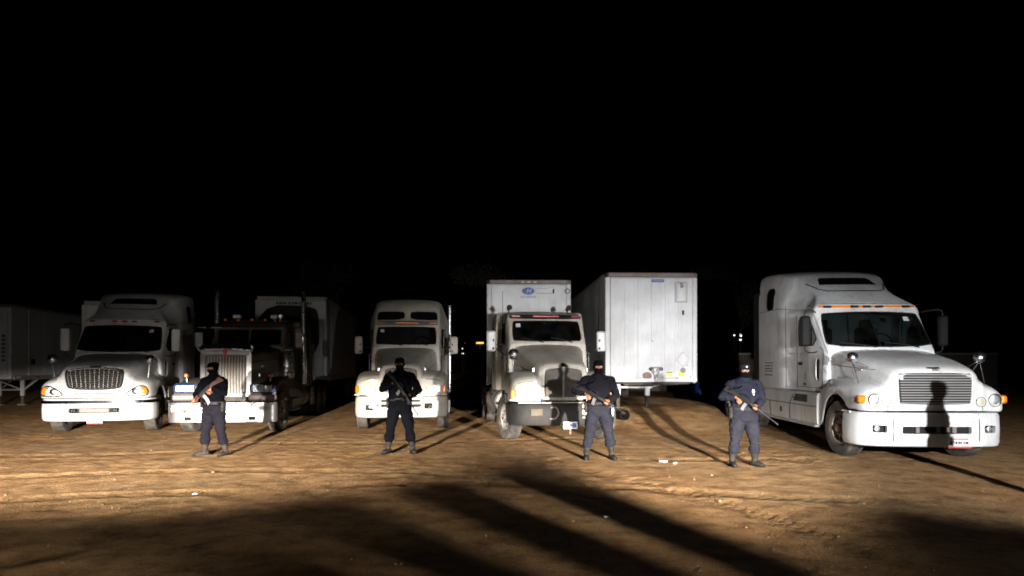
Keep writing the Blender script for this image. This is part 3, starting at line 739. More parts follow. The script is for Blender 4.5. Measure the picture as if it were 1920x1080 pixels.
        for s in (-1, 1):
            MB().box((s * .93, .20, .60), (.26, .05, .16)).build('lamp_recess', 'black', bum)
            f = MB().lathe([(.05, .05), (-.0, .055), (-.01, .045)], (s * .95, .13, .60), 'y', 16).build('fog_lamp', 'chrome', bum)
            MB().lathe([(-.004, .05), (-.012, .002)], (s * .95, .13, .60), 'y', 16).build('lens', 'lamp', f)
            seams(bum, bm_, [[(s * .72, .30), (s * .72, .87)]], 'F', .007)
            patch(bm_, circ(s * .62, .72, .012, 8), 'F', .006, .01).build('bolt', 'steel', bum)
            MB().tube([(s * 1.283, .42, .875), (s * 1.285, .72, .875)], .022, 6).build('bumper_trim', 'chrome', bum)
        MB().box((0, .10, .905), (1.7, .1, .02)).build('bumper_gap', 'gasket', bum)
        plate(bum, .37, -.025, .37, .40, .17, True, 5)
    # mirrors
    for s in (-1, 1):
        X, Y = s * 1.38, 2.32
        arms = [[(s * 1.08, 2.55, 2.80), (s * 1.2, 2.35, 2.83), (X, Y, 2.83), (X, Y, 2.70)], [(s * 1.10, 2.42, 1.98), (s * 1.2, 2.36, 1.95), (X, Y, 1.98), (X, Y, 2.1)]]
        arm_mirror(root, s, X, Y, 2.40, .62, .19 if v == 'right' else .22, 'gasket' if v == 'right' else 'white', .14, arms)
        if v == 'left':
            dome_mirror(root, s, s * 1.10 + (-.02 if s < 0 else .0), .62, 1.86, .115, [(s * 1.06, .62, 1.38)])
        else:
            dome_mirror(root, s, s * 1.13, .66, 1.84, .105, [(s * 1.10, .50, 1.38), (s * 1.02, .9, 1.43), (s * .86, .62, 1.66)])
    return root

# ------------------------------------------------------------------ sloped-nose conventional (cream trucks)
def sloper(root, high, steer=0, rear_len=9.0):
    P = 'cream'
    cy = 1.2
    def hc(y, wb, wt, zt, zb=.98):
        return (y, [(wb, zb), (wb, zb + .05), (wb, zb + .3), (wt + .03, zt - .26), (wt, zt - .10), (wt - .08, zt - .02), (wt * .5, zt + .015), (0, zt + .025)])
    H = [hc(.12, .56, .47, 1.66), hc(.16, .59, .51, 1.71), hc(.30, .61, .54, 1.755), hc(.9, .66, .60, 1.90), hc(1.5, .74, .68, 2.03), hc(2.1, .86, .80, 2.16), hc(2.35, .92, .86, 2.20)]
    hb = shell_half(H); hv = hb.bvh(); hb.build('hood', P, root, 40)
    def arch(y):
        dy = abs(y - cy); return .50 + math.sqrt(max(0, .67 ** 2 - dy * dy)) if dy < .67 else .5
    def fs(y, wo, zt, zb):
        zb = min(zb, zt - .12)
        return (y, [(wo - .01, zb), (wo, zb + .03), (wo, (zb + zt) / 2), (wo - .03, zt - .09), (wo - .13, zt), (.85, zt + .03), (.7, zt + .04), (.5, zt + .06)])
    F = [fs(.10, 1.08, 1.30, .93), fs(.14, 1.12, 1.36, .93), fs(.26, 1.15, 1.42, .93), fs(.52, 1.17, 1.47, .93), fs(.66, 1.18, 1.50, arch(.66)), fs(.9, 1.19, 1.53, arch(.9)), fs(1.2, 1.19, 1.54, arch(1.2)), fs(1.5, 1.19, 1.53, arch(1.5)), fs(1.78, 1.18, 1.48, arch(1.75)), fs(1.9, 1.17, 1.4, .9), fs(2.1, 1.15, 1.25, .62)]
    fv = None
    for s in (1, -1):
        fb = shell_half(F, mirror=False)
        n = len(fb.f); fb.f = fb.f[:-1]
        first = [fb.v[k] for k in range(len(chaikin(F[0][1], 2)))]
        fb.add(first + [(.5, F[0][0], .93)], [tuple(range(len(first) + 1))])
        if s < 0: fb.v = [(-x, y, z) for (x, y, z) in fb.v]
        f = fb.build('fender', P, root, 40); b = fb.bvh()
        fender_liner(root, cy, s)
        # headlight block: chrome bezel, twin lenses, amber outer
        y0 = .085
        h = rect_lamp(root, s * .84, y0, 1.09, .40, .19, 'headlight', 'chrome', 'lamp', True)
        MB().box((s * 1.085, y0 + .045, 1.09), (.10, .09, .19), .02, Matrix.Rotation(R(s * 12), 3, 'Z')).build('turn_signal', 'amber', root)
        seams(root, b, [[(s * .62, 1.36), (s * 1.1, 1.30)]], 'F')
        patch(b, rr(.62, 1.05, .07, .05, .015), 'L' if s < 0 else 'R', .02, .03).build('marker_light', 'amber', root)
        MB().box((s * .86, .12, .955), (.62, .05, .03), .008).build('fender_lip', 'dullchrome', root)
    # grille
    gp = chaikin([(-.38, 1.01), (.38, 1.01), (.42, 1.05), (.41, 1.55), (.36, 1.62), (0, 1.655), (-.36, 1.62), (-.41, 1.55), (-.42, 1.05)], 1, True)
    g = patch(hv, gp, 'F', .01, .04).build('grille', 'under', root)
    ring(hv, [(x * 1.09, 1.33 + (z - 1.33) * 1.08) for x, z in gp], 'F', .036, .0).build('grille_surround', P, g)
    mb = MB()
    for k in range(24): mb.tube(proj(hv, [(-.38, 1.04 + k * .0245), (0, 1.04 + k * .0245), (.38, 1.04 + k * .0245)], 'F', .014), .006, 4)
    mb.build('grille_mesh', 'dullchrome', g, 0)
    MB().tube(proj(hv, dens([(0, 1.0), (0, 1.66)], .1, False), 'F', .022), .024, 8).build('grille_bar', 'dullchrome', g)
    em = patch(hv, chaikin([(-.05, 1.62), (-.03, 1.56), (.03, 1.56), (.05, 1.62), (.06, 1.74), (0, 1.76), (-.06, 1.74)], 1, True), 'F', .045, .05, bulge=.012).build('hood_emblem', 'badge' if high else 'chrome', root)
    if high: ring(hv, circ(0, 1.69, .07, 14), 'F', .012, .045).build('emblem_rim', 'chrome', em)
    seams(root, hv, [[(.4, 1.5), (1.2, 1.6), (2.2, 1.75)]], 'R'); seams(root, hv, [[(.4, 1.5), (1.2, 1.6), (2.2, 1.75)]], 'L')
    for s, pl in ((-1, 'L'), (1, 'R')): patch(hv, rr(.55, 1.6, .05, .12, .02), pl, .03, .05).build('hood_lamp', 'chrome', root)
    # cab
    def cs(y, wb, wsh, zsh, wt, zt, rc, zb=1.05):
        return (y, [(0, zb), (wb - .06, zb), (wb, zb), (wb, zb + .06), (wb, zb + .6), (wsh + .01, zsh - .3), (wsh, zsh - .05), (wsh - .01, zsh + .03), ((wsh + wt) / 2, (zsh + zt - rc) / 2), (wt, zt - rc), (wt - rc * .25, zt - rc * .3), (wt - rc, zt - .01), (wt * .4, zt + .015), (0, zt + .02)])
    C = [cs(2.28, .96, .95, 2.02, .93, 2.24, .06), cs(2.32, .98, .97, 2.10, .95, 2.29, .07), cs(2.72, 1.0, .98, 2.6, .94, 2.86, .09), cs(2.78, 1.01, .99, 2.68, .96, 2.95, .09)]
    if high:
        C += [cs(2.95, 1.01, 1.0, 2.80, .97, 3.06, .1), cs(3.14, 1.01, 1.02, 2.85, .98, 3.33, .16), cs(3.42, 1.04, 1.08, 2.95, .98, 3.56, .2), cs(3.75, 1.10, 1.14, 3.0, 1.0, 3.68, .24), cs(3.86, 1.17, 1.18, 3.05, 1.03, 3.70, .25), cs(4.6, 1.19, 1.19, 3.1, 1.04, 3.73, .25), cs(5.4, 1.19, 1.19, 3.1, 1.04, 3.72, .25)]
        yb = 5.4
    else:
        C += [cs(2.95, 1.01, 1.0, 2.76, .97, 3.02, .1), cs(3.5, 1.02, 1.01, 2.78, .98, 3.08, .12), cs(3.62, 1.03, 1.02, 2.8, 1.0, 3.09, .12), cs(3.70, 1.14, 1.14, 2.82, 1.12, 3.10, .10), cs(3.74, 1.17, 1.17, 2.82, 1.15, 3.11, .10), cs(4.8, 1.18, 1.18, 2.82, 1.15, 3.12, .10)]
        yb = 4.8
    cb = loft_half(C); bv = cb.bvh(); cab = cb.build('cab', P, root, 40)
    WS = chaikin([(-.80, 2.30), (.80, 2.30), (.85, 2.36), (.83, 2.76), (.78, 2.81), (-.78, 2.81), (-.83, 2.76), (-.85, 2.36)], 1, True)
    SW = chaikin([(2.66, 2.22), (3.36, 2.22), (3.40, 2.26), (3.40, 2.72), (3.36, 2.76), (2.98, 2.76), (2.88, 2.7)], 1, True)
    cut(cab, [cutter(loft_half(inset(C, .07, 3.55, .14))), cutter(MB().prism(WS, 1.5, 3.0, 'F')), cutter(MB().prism(SW, -2, 2, 'S'))], 40)
    window(root, bv, WS, 'F', 'windscreen')
    seats_dash(root, 2.7, 2.30, .92, .42, back=3.5)
    wipers(root, bv, [[(-.1, 2.26), (-.4, 2.33), (-.66, 2.38)], [(.62, 2.26), (.4, 2.33), (.08, 2.38)]], (-.70, 2.70))
    MB().box((0, 2.86, 2.77), (.05, .03, .06), .01).build('rear_view_mirror', 'pale', root)
    for s, pl in ((-1, 'L'), (1, 'R')):
        window(root, bv, SW, pl, 'side_window')
        seams(root, bv, [[(2.52, 1.1), (2.52, 2.1)], [(3.52, 1.1), (3.52, 2.86)], [(3.75, 1.1), (3.75, 2.9)], [(4.3, 1.1), (4.3, 2.9)]], pl, .007)
        patch(bv, rr(3.36, 1.9, .16, .06, .02), pl, .02, .03).build('door_handle', 'black', root)
        MB().tube([(s * .99, 2.42, 1.5), (s * 1.05, 2.42, 1.55), (s * 1.05, 2.42, 2.0), (s * .99, 2.42, 2.05)], .013, 6).build('grab_handle', 'chrome', root)
        MB().box((s * 1.02, 2.9, .72), (.34, 1.3, .06), .015).box((s * 1.02, 2.9, .42), (.34, 1.3, .05), .015).box((s * .92, 2.9, .74), (.1, 1.3, .62), .01).build('cab_step', 'tarnish', root)
        # hinges, bonnet catch and cowl mirror brackets
        for z in (1.5, 1.8): MB().box((s * .985, 2.40, z), (.04, .1, .07), .01).build('hinge', 'black', root)
    # visor with lamps
    v = patch(bv, chaikin([(-.88, 2.86), (.88, 2.86), (.9, 2.93), (.80, 2.98), (-.80, 2.98), (-.9, 2.93)], 1, True), 'F', .10, .13).build('sun_visor', 'black' if not high else 'tarnish', root)
    for x in (-.75, -.22, 0, .22, .75): MB().box((x, 2.63, 2.925), (.22, .03, .04), .01).build('marker_light', 'red' if not high else 'amber', v)
    if high:
        for s in (-1, 1):
            pw = chaikin([(s * .10, 3.05), (s * .84, 3.03), (s * .87, 3.07), (s * .85, 3.24), (s * .80, 3.28), (s * .14, 3.28), (s * .09, 3.23)], 1, True)
            window(root, bv, pw, 'F', 'roof_window', 'darkglass', .006)
        seams(root, bv, [[(-1.0, 2.99), (1.0, 2.99)]], 'F')
        MB().tube([(1.24, 5.1, .8), (1.24, 5.1, 3.65)], .06, 12).build('exhaust_stack', 'chrome', root)
    else:
        for x in (-.82, .76): MB().tube([(x, 3.55, 3.22), (x, 3.75, 3.2), (x, 3.9, 3.2)], [.075, .05, .04], 10).cyl((x, 3.75, 3.08), (x, 3.75, 3.2), .02).build('air_horn', 'black', root)
        MB().tube([(-1.02, 3.3, 2.7), (-1.02, 3.35, 3.62)], .007, 5).build('antenna', 'black', root)
        MB().tube(proj(bv, [(-.99, 2.2), (-.99, 2.88), (-.85, 3.0)], 'F', .02) if False else [(-.99, 2.74, 2.2), (-1.0, 2.86, 2.86), (-.95, 2.92, 2.98)], .012, 5).build('drip_rail', 'black', root)
    # bumper
    if high:
        plan = [(0, 0), (.55, .0), (.95, .05), (1.13, .2), (1.17, .45), (1.17, .62)]
        prof = [(-.05, .37), (-.01, .39), (.015, .46), (.02, .65), (.01, .86), (-.02, .905), (-.06, .91), (-.14, .91), (-.14, .87), (-.07, .85), (-.05, .42), (-.07, .37)]
        bb = bumper_solid(plan, prof); bb_v = bb.bvh(); bum = bb.build('bumper', P, root, 40)
        op = [(-.78, .63, .20, .14), (.70, .67, .20, .14), (-.36, .80, .26, .055), (-.36, .68, .26, .075), (.36, .80, .26, .055), (.36, .68, .26, .075), (-.57, .69, .05, .05), (.50, .69, .05, .05)]
        cut(bum, [cutter(MB().prism(rr(x, z, a, b, .015), -.3, .3, 'F')) for (x, z, a, b) in op], 40)
        MB().box((0, .13, .70), (1.9, .04, .3)).build('bumper_recess', 'black', bum)
        for s in (-1, 1): rect_lamp(bum, s * .74, .06, .65, .15, .10, 'fog_lamp', 'black', 'lamp' if s < 0 else 'darkglass')
        bumper_solid(plan, [(.012, .925), (.026, .93), (.026, .955), (.012, .96)]).build('bumper_trim', 'chrome', bum)
        MB().box((1.22, .75, .62), (.06, .1, .34), .02).build('mud_guard_bracket', 'alu', root)
    else:
        plan = [(0, 0), (.6, .0), (.95, .04), (1.12, .18), (1.16, .4), (1.16, .55)]
        prof = [(-.05, .41), (-.01, .42), (.01, .48), (.015, .65), (.01, .86), (-.02, .90), (-.14, .90), (-.14, .86), (-.07, .84), (-.05, .46), (-.07, .41)]
        bb = bumper_solid(plan, prof); bb_v = bb.bvh(); bum = bb.build('bumper', 'black', root, 40, label='black bumper with a patched bright centre piece')
        for k, (z, t) in enumerate(((.83, .09), (.70, .12), (.585, .045))):
            MB().box((.62, -.035, z), (.50, .05, t), .018).build('chrome_insert', 'dullchrome', bum)
        MB().box((.62, -.028, .655), (.28, .06, .06), .01).build('insert_slot', 'tarnish', bum)
        MB().box((-.60, -.03, .70), (.26, .02, .15), .01).build('step_plate', 'under', bum)
        MB().tube(chaikin([(-.30, -.04, .80), (-.18, -.08, .82), (-.12, -.09, .68), (-.2, -.08, .56), (-.32, -.04, .56)], 2), .02, 7).build('tow_hook', 'tarnish', bum)
        MB().box((0, .0, .905), (2.0, .12, .012)).build('bumper_lip', 'dullchrome', bum)
        p = plate(bum, .12, -.05, .42, .30, .15, False, 8); MB().box((.12, -.04, .30), (.03, .01, .14)).build('plate_hanger', 'rust', bum)
        MB().box((-1.2, .62, .98), (.12, .2, .22), .03).build('marker_bracket', 'black', root)
    # mirrors
    for s in (-1, 1):
        X, Y, Z = s * (1.36 if high else 1.38), 2.5, 2.30
        if high: X, Z = s * 1.36, 2.28
        m = arm_mirror(root, s, X, Y, Z, .50, .22, 'cream' if high else 'white', .12,
                       [[(s * 1.0, 2.5, 2.22), (X, Y, 2.22)], [(s * .98, 2.42, 1.92), (s * 1.12, 2.42, 2.0), (X, Y, 2.2)]])
        for z in (Z - .18, Z + .02): MB().box((X - s * .05, Y - .065, z), (.04, .02, .06), .005).build('mirror_bolt', 'black', m)
    if not high:
        for s in (-1,): dome_mirror(root, s, s * .98, 1.0, 1.95, .13, [(s * 1.0, 1.1, 1.5), (s * .8, 1.05, 1.62)])
    chassis(root, .3, rear_len, cy, steer, (3.75, 5.2), True, rear_y=rear_len - 2.3)
    return root

# ------------------------------------------------------------------ long square-nosed conventional (dark truck)
def square_nose(root, steer=0, rear_len=9.6):
    P = 'bronze'
    cy = 1.25
    def hc(y, wt, zt, zb=1.0):
        return (y, [(wt + .02, zb), (wt + .02, zb + .05), (wt + .02, zt - .3), (wt, zt - .12), (wt - .05, zt - .03), (wt * .5, zt + .01), (0, zt + .03)])
    hb = shell_half([hc(.42, .56, 1.99), hc(.46, .57, 2.0), hc(1.5, .72, 2.09), hc(2.75, .90, 2.2)], ity=0); hv = hb.bvh(); hb.build('hood', P, root, 35)
    for s, pl in ((-1, 'L'), (1, 'R')):
        seams(root, hv, [[(.5, 1.78), (2.7, 1.9)]], pl, .008)
        patch(hv, rr(1.2, 1.68, .16, .05, .02), pl, .01, .02).build('hood_badge', 'dullchrome', root)
        for z in (1.3, 1.45): patch(hv, rr(.95, z, .03, .08, .01), pl, .02, .03).build('hood_latch', 'chrome', root)
    # chrome radiator shell with upright bars
    gs = MB(); out = rr(0, 1.50, 1.20, 1.14, .10, 5); inn = rr(0, 1.48, .98, .94, .05, 5)
    o3 = [(x, .36, z) for x, z in out]; i3 = [(x, .35, z) for x, z in inn]; o4 = [(x, .46, z) for x, z in out]; i4 = [(x, .46, z) for x, z in inn]
    n = len(o3); v = o3 + i3 + o4 + i4; f = []
    for k in range(n):
        k2 = (k + 1) % n
        f += [(k, k2, n + k2, n + k), (k, 2 * n + k, 2 * n + k2, k2), (n + k, n + k2, 3 * n + k2, 3 * n + k), (2 * n + k, 3 * n + k, 3 * n + k2, 2 * n + k2)]
    g = gs.add(v, f).build('grille', 'plated', root, 35)
    MB().box((0, .47, 1.48), (1.0, .02, .98)).build('radiator', 'under', g)
    bar = None
    for k in range(13):
        x = -.42 + k * .07
        mb = MB().box((x, .40, 1.47), (.022, .05, .92), .006)
        mb.build('grille_bar', 'dullchrome', g)
    MB().box((0, .345, 2.0), (1.08, .03, .10), .015).build('grille_header', 'plated', g)
    em = MB().prism([(-.05, 2.09), (.05, 2.09), (.075, 2.06), (.028, 1.98), (.022, 1.92), (-.022, 1.92), (-.028, 1.98), (-.075, 2.06)], .30, .335, 'F').build('hood_emblem', 'badge', root, 0)
    bs = MB(); pts = [(-.62, 2.05), (-.64, 2.13), (-.60, 2.20), (0, 2.215), (.60, 2.20), (.64, 2.13), (.62, 2.05), (.5, 2.09), (0, 2.105), (-.5, 2.09)]
    sh = bs.prism(pts, .34, .37, 'F').build('stone_guard', 'darkglass', root, 0)
    MB().tube([(x, .345, z) for x, z in [(-.60, 2.19), (-.64, 2.13), (-.62, 2.06), (-.5, 2.085), (0, 2.10), (.5, 2.085), (.62, 2.06), (.64, 2.13), (.60, 2.19)]], .022, 7).build('guard_trim', 'chrome', sh)
    # fenders: crowned wings with headlight pods
    for s in (-1, 1):
        pts = [(.30, 1.02), (.34, 1.16), (.55, 1.28), (.9, 1.36), (1.25, 1.38), (1.6, 1.34), (1.95, 1.2), (2.2, .95), (2.4, .75)]
        P3 = chaikin(pts, 2); rings = []
        for (y, z) in P3:
            rings.append([(s * .58, y, z + .02), (s * .85, y, z + .03), (s * 1.10, y, z), (s * 1.19, y, z - .06), (s * 1.20, y, z - .13), (s * 1.17, y + .02, z - .13), (s * 1.1, y + .02, z - .05), (s * .58, y + .02, z - .04)])
        MB().rings(rings).build('fender', 'blue' if False else P, root, 40)
        pod = MB().box((s * .89, .36, 1.14), (.62, .30, .25), .06).build('headlight_pod', 'blue', root)
        rect_lamp(pod, s * .90, .185, 1.14, .45, .18, 'headlight', 'chrome', 'lamp', True)
        MB().box((s * .89, .33, .92), (.66, .26, .17), .04).build('fender_brace', 'tarnish', root)
        l = MB().cyl((s * 1.0, .62, 1.3), (s * 1.0, .62, 1.4), .02).lathe([(.05, .06), (0, .068), (-.02, .06), (-.03, .05)], (s * 1.0, .60, 1.45), 'y', 16).build('fender_lamp', 'chrome', root)
        MB().lathe([(-.028, .052), (-.045, .03), (-.05, .002)], (s * 1.0, .60, 1.45), 'y', 14).build('lens', 'amber', l)
        MB().lathe([(-.052, .026), (-.056, .002)], (s * 1.0, .60, 1.45), 'y', 10).build('bulb', 'reflw', l)
    # bumper: big flat plated
    bb = bumper_solid([(0, 0), (.8, .0), (1.18, .02), (1.25, .09), (1.26, .2)], [(-.02, .32), (.0, .33), (.004, .36), (.004, .76), (0, .80), (-.03, .815), (-.06, .80), (-.04, .75), (-.04, .36), (-.05, .32)])
    bum = bb.build('bumper', 'plated', root, 40); bv_ = bb.bvh()
    cut(bum, [cutter(MB().prism(rr(x, .42, .15, .085, .01), -.2, .3, 'F')) for x in (-.78, .70)], 40)
    for x in (-.78, .70): MB().box((x, .09, .42), (.18, .02, .11)).build('tow_opening', 'gasket', bum)
    patch(bv_, circ(.98, .67, .15, 18, .075), 'F', .006, .01).build('oval_sticker', 'steel', bum)
    patch(bv_, circ(.98, .67, .11, 18, .045), 'F', .010, .01).build('sticker_centre', 'tarnish', bum)
    for x in (.5, .62, .56, .7): patch(bv_, circ(x, .66 + .05 * math.sin(x * 40), .012, 8), 'F', .008, .01).build('bolt', 'chrome', bum)
    plate(bum, -1.0, -.02, .66, .30, .15, True, 12)
    # cab
    def cs(y, wb, wt, zt, rc=.08, zb=1.05):
        return (y, [(0, zb), (wb - .05, zb), (wb, zb), (wb, zb + .05), (wb, 1.6), (wb, 2.2), ((wb + wt) / 2, 2.5), (wt, zt - rc), (wt - rc * .3, zt - rc * .3), (wt - rc, zt), (wt * .5, zt + .02), (0, zt + .03)])
    C = [cs(2.62, .98, .93, 2.24), cs(2.66, .99, .94, 2.28), cs(2.86, 1.0, .95, 2.74), cs(2.90, 1.0, .96, 2.86), cs(3.3, 1.0, .96, 2.92), cs(3.9, 1.0, .96, 2.93)]
    cb = loft_half(C, 2, 0); bv = cb.bvh(); cab = cb.build('cab', P, root, 38)
    WSl = [rr(s * .44, 2.49, .80, .40, .05) for s in (-1, 1)]
    SW = chaikin([(2.98, 2.25), (3.66, 2.25), (3.70, 2.30), (3.70, 2.66), (3.64, 2.70), (3.05, 2.70), (2.98, 2.64)], 1, True)
    cut(cab, [cutter(loft_half(inset(C, .07, 3.95, .14), 2, 0)), cutter(MB().prism(WSl[0], 2, 3.1, 'F')), cutter(MB().prism(WSl[1], 2, 3.1, 'F')), cutter(MB().prism(SW, -2, 2, 'S'))], 38)
    for p in WSl: window(root, bv, p, 'F', 'windscreen')
    seats_dash(root, 2.95, 2.28, .92, .42, back=3.78)
    vz = MB().prism([(2.48, 2.735), (2.50, 2.73), (2.88, 2.86), (2.88, 2.88)], -.95, .95, 'S').build('sun_visor', P, root, 0)
    MB().tube([(-.95, 2.485, 2.735), (.95, 2.485, 2.735)], .014, 6).build('visor_edge', 'chrome', vz)
    for x in (-.72, -.36, 0, .36, .78):
        l = MB().tube([(x, 2.96, 2.97), (x, 3.02, 2.99), (x, 3.2, 2.97)], [.035, .045, .02], 8).build('roof_marker', 'amber', root)
    for x in (-.40, .62):
        h = MB().box((x, 3.0, 3.07), (.22, .14, .12), .03).cyl((x, 3.02, 2.95), (x, 3.02, 3.05), .02).build('roof_lamp', 'chrome', root)
        MB().box((x, 2.925, 3.07), (.17, .02, .085), .01).build('lens', 'reflw', h)
    for x in (.80,): MB().tube([(x, 2.95, 3.08), (x, 3.05, 3.08), (x, 3.5, 3.08)], [.06, .04, .025], 10).build('air_horn', 'chrome', root)
    for s, pl in ((-1, 'L'), (1, 'R')):
        window(root, bv, SW, pl, 'side_window')
        # loop mirror frame and mirror
        X = s * 1.34
        m = MB().box((X, 2.72, 2.40), (.20, .04, .42), .015).build('mirror', 'tarnish' if s > 0 else 'steel', root)
        MB().tube(chaikin([(s * 1.0, 2.8, 2.72), (X - s * .02, 2.72, 2.76), (X + s * .13, 2.72, 2.70), (X + s * .13, 2.72, 2.12), (s * 1.0, 2.8, 2.02)], 2), .010, 7).build('mirror_arm', 'darkchrome', m)
        # air cleaner and exhaust
        ac = MB().tube([(s * 1.06, 2.55, 1.34), (s * 1.06, 2.55, 1.40), (s * 1.06, 2.55, 2.02), (s * 1.06, 2.55, 2.10)], [.14, .19, .19, .14], 20).build('air_cleaner', 'chrome', root)
        for z in (1.5, 1.92): MB().tube([(s * 1.06 + .195 * math.cos(a), 2.55 + .195 * math.sin(a), z) for a in np.linspace(0, 2 * math.pi, 20)[:-1]], .014, 5, True).build('clamp_band', 'steel', ac)
        MB().lathe([(0, .16), (.04, .17), (.09, .10), (.1, .01)], (s * 1.06, 2.55, 2.10), 'z', 18).build('air_cleaner_cap', 'steel', ac)
        st = MB().tube([(s * 1.24, 4.08, 1.15), (s * 1.24, 4.08, 2.55), (s * 1.24, 4.08, 2.58), (s * 1.24, 4.08, 3.75), (s * 1.24, 4.13, 3.9)], [.10, .10, .065, .065, .065], 14).build('exhaust_stack', 'chrome', root)
        sh = MB()
        for k in range(9): sh.box((s * 1.335, 4.08, 1.4 + k * .13), (.01, .06, .09), .003)
        sh.build('heat_shield', 'steel', st)
        MB().box((s * 1.03, 3.3, .75), (.36, 1.1, .06), .02).box((s * 1.03, 3.3, .45), (.36, 1.1, .06), .02).build('cab_step', 'dullchrome', root)
        MB().box((s * 1.02, 2.55, .62), (.3, .4, .34), .03).build('battery_box', 'blue', root)
        MB().box((s * 1.0, 2.0, 1.25), (.25, .5, .02), .005).build('fender_shelf', 'chrome', root)
    # sleeper box
    S = [cs(4.22, 1.19, 1.15, 2.96, .1), cs(4.26, 1.21, 1.17, 3.0, .1), cs(5.9, 1.21, 1.17, 3.0, .1)]
    sb = loft_half(S, 2, 0); sv = sb.bvh(); sl = sb.build('sleeper', P, root, 38)
    for s, pl in ((-1, 'L'), (1, 'R')):
        patch(sv, rr(5.0, 2.3, .3, .7, .05), pl, .008, .02).build('sleeper_window', 'darkglass', sl)
        for y in (4.5, 5.6): seams(sl, sv, [[(y, 1.1), (y, 2.85)]], pl, .008, 'dullchrome')
        patch(sv, rr(5.3, 1.4, .06, .1, .02), pl, .02, .03).build('latch', 'chrome', sl)
        MB().tube([(s * 1.2, 6.15, 1.2), (s * 1.2, 6.15, 2.4)], .05, 10).build('grab_pole', 'chrome', root)
        MB().tube([(s * 1.22, 4.4 + .3 * k, .62) for k in range(2)] + [(s * 1.22, 4.7, .62)], .01, 4).build('step_edge', 'alu', root)
        MB().box((s * 1.2, 6.0, .72), (.05, .5, .56), .02).build('quarter_fender', 'chrome', root)
    chassis(root, .35, rear_len, cy, steer, (4.2, 5.7), True, 'dullchrome', rear_len - 2.3)
    return root

# ------------------------------------------------------------------ box trailers
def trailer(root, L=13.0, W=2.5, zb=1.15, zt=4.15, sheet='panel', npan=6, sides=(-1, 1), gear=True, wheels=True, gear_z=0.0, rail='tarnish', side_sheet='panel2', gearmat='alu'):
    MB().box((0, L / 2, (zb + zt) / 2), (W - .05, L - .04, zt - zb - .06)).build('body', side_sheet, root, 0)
    pw = (W - .30) / npan; me = None
    for k in range(npan):
        x = -(W - .30) / 2 + pw * (k + .5)
        if me is None:
            mb = MB().box((0, -.012, (zb + zt) / 2 - .03), (pw - .003, .03, zt - zb - .26), .002)
            for q in (-.25, .25): mb.box((pw * q, -.027, (zb + zt) / 2 - .03), (pw * .16, .006, zt - zb - .4), .003)
            me = mb.mesh('front_panel', M[sheet], 20)
        o = link_mesh('front_panel', me, root); o.location.x = x; o.location.y = .002 * (k % 2)
    for s in (-1, 1):
        MB().prism(chaikin([(s * (W / 2 - .15), -.03), (s * (W / 2 - .03), -.03), (s * W / 2, .0), (s * W / 2, .14), (s * (W / 2 - .15), .14)], 1, True), zb, zt - .12, 'T').build('corner_post', sheet, root, 30)
    MB().box((0, .04, zt - .05), (W - .16, .16, .13), .02).build('top_rail', rail, root)
    for s in (-1, 1):
        MB().box((s * (W / 2 - .045), .06, zt - .05), (.09, .18, .135), .03).build('corner_cap', 'black' if s < 0 else rail, root)
        MB().box((s * (W / 2 - .02), L / 2 + .1, zt - .05), (.06, L - .2, .12), .015).build('roof_rail', 'alu', root)
        MB().box((s * (W / 2 - .02), L / 2 + .1, zb + .02), (.07, L - .2, .16), .015).build('floor_rail', 'alu', root)
    MB().box((0, .02, zb + .03), (W - .02, .12, .10), .015).build('bottom_rail', sheet, root)
    n = int(L / 1.22); pl = L / n
    mb = MB().box((0, pl / 2, (zb + zt) / 2), (.02, pl - .012, zt - zb - .22), .004)
    for k in range(5): mb.box((0, .1 + (pl - .2) * k / 4, (zb + zt) / 2), (.026, .03, zt - zb - .3), .003)
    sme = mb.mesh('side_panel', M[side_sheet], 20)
    for s in sides:
        for k in range(n):
            if k == 0: continue
            o = link_mesh('side_panel', sme, root); o.location = (s * (W / 2 - .012), pl * k, 0)
    for s in sides:
        for k in range(8):
            MB().box((s * (W / 2 + .018), .5 + k * 1.5, zb + .04), (.006, .32, .06)).build('reflector', 'reflr' if k % 2 else 'reflw', root, 0)
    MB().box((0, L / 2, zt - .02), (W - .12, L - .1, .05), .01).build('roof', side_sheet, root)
    mb = MB()
    for k in range(int(L / .6)): mb.box((0, .4 + k * .6, zb - .06), (W - .2, .06, .06))
    mb.box((0, 1.0, zb - .085), (1.5, 1.9, .025)); mb.build('floor_beams', 'under', root, 0)
    if gear:
        gy = 2.5
        for s in (-1, 1):
            g = MB().box((s * .45, gy, (zb + .42 + gear_z) / 2 - .02), (.15, .15, zb - .42 - gear_z), .015).build('landing_leg', gearmat, root)
            MB().box((s * .45, gy, .32 + gear_z), (.11, .11, .56), .01).build('inner_leg', 'under', g)
            MB().box((s * .45, gy, .03 + gear_z), (.3, .3, .05), .01).build('foot', 'tarnish', g)
            MB().tube([(s * .45, gy, .62 + gear_z), (s * .45, gy + 1.0, zb - .1)], .03, 6).tube([(s * .45, gy, .62 + gear_z), (s * 1.06, gy, zb - .06)], .03, 6).build('leg_brace', gearmat, g)
        MB().tube([(-.45, gy, .66 + gear_z), (.45, gy, .66 + gear_z)], .035, 6).tube([(.45, gy, .64 + gear_z), (-.6, gy, zb - .08)], .028, 6).build('cross_brace', gearmat, root)
    if wheels:
        MB().box((0, L - 2.2, .85), (1.0, 2.6, .4), .03).build('bogie', 'under', root)
        for y in (L - 2.9, L - 1.6):
            for s in (-1, 1): wheel(root, s * 1.06, y, s, 0, True)
    return root

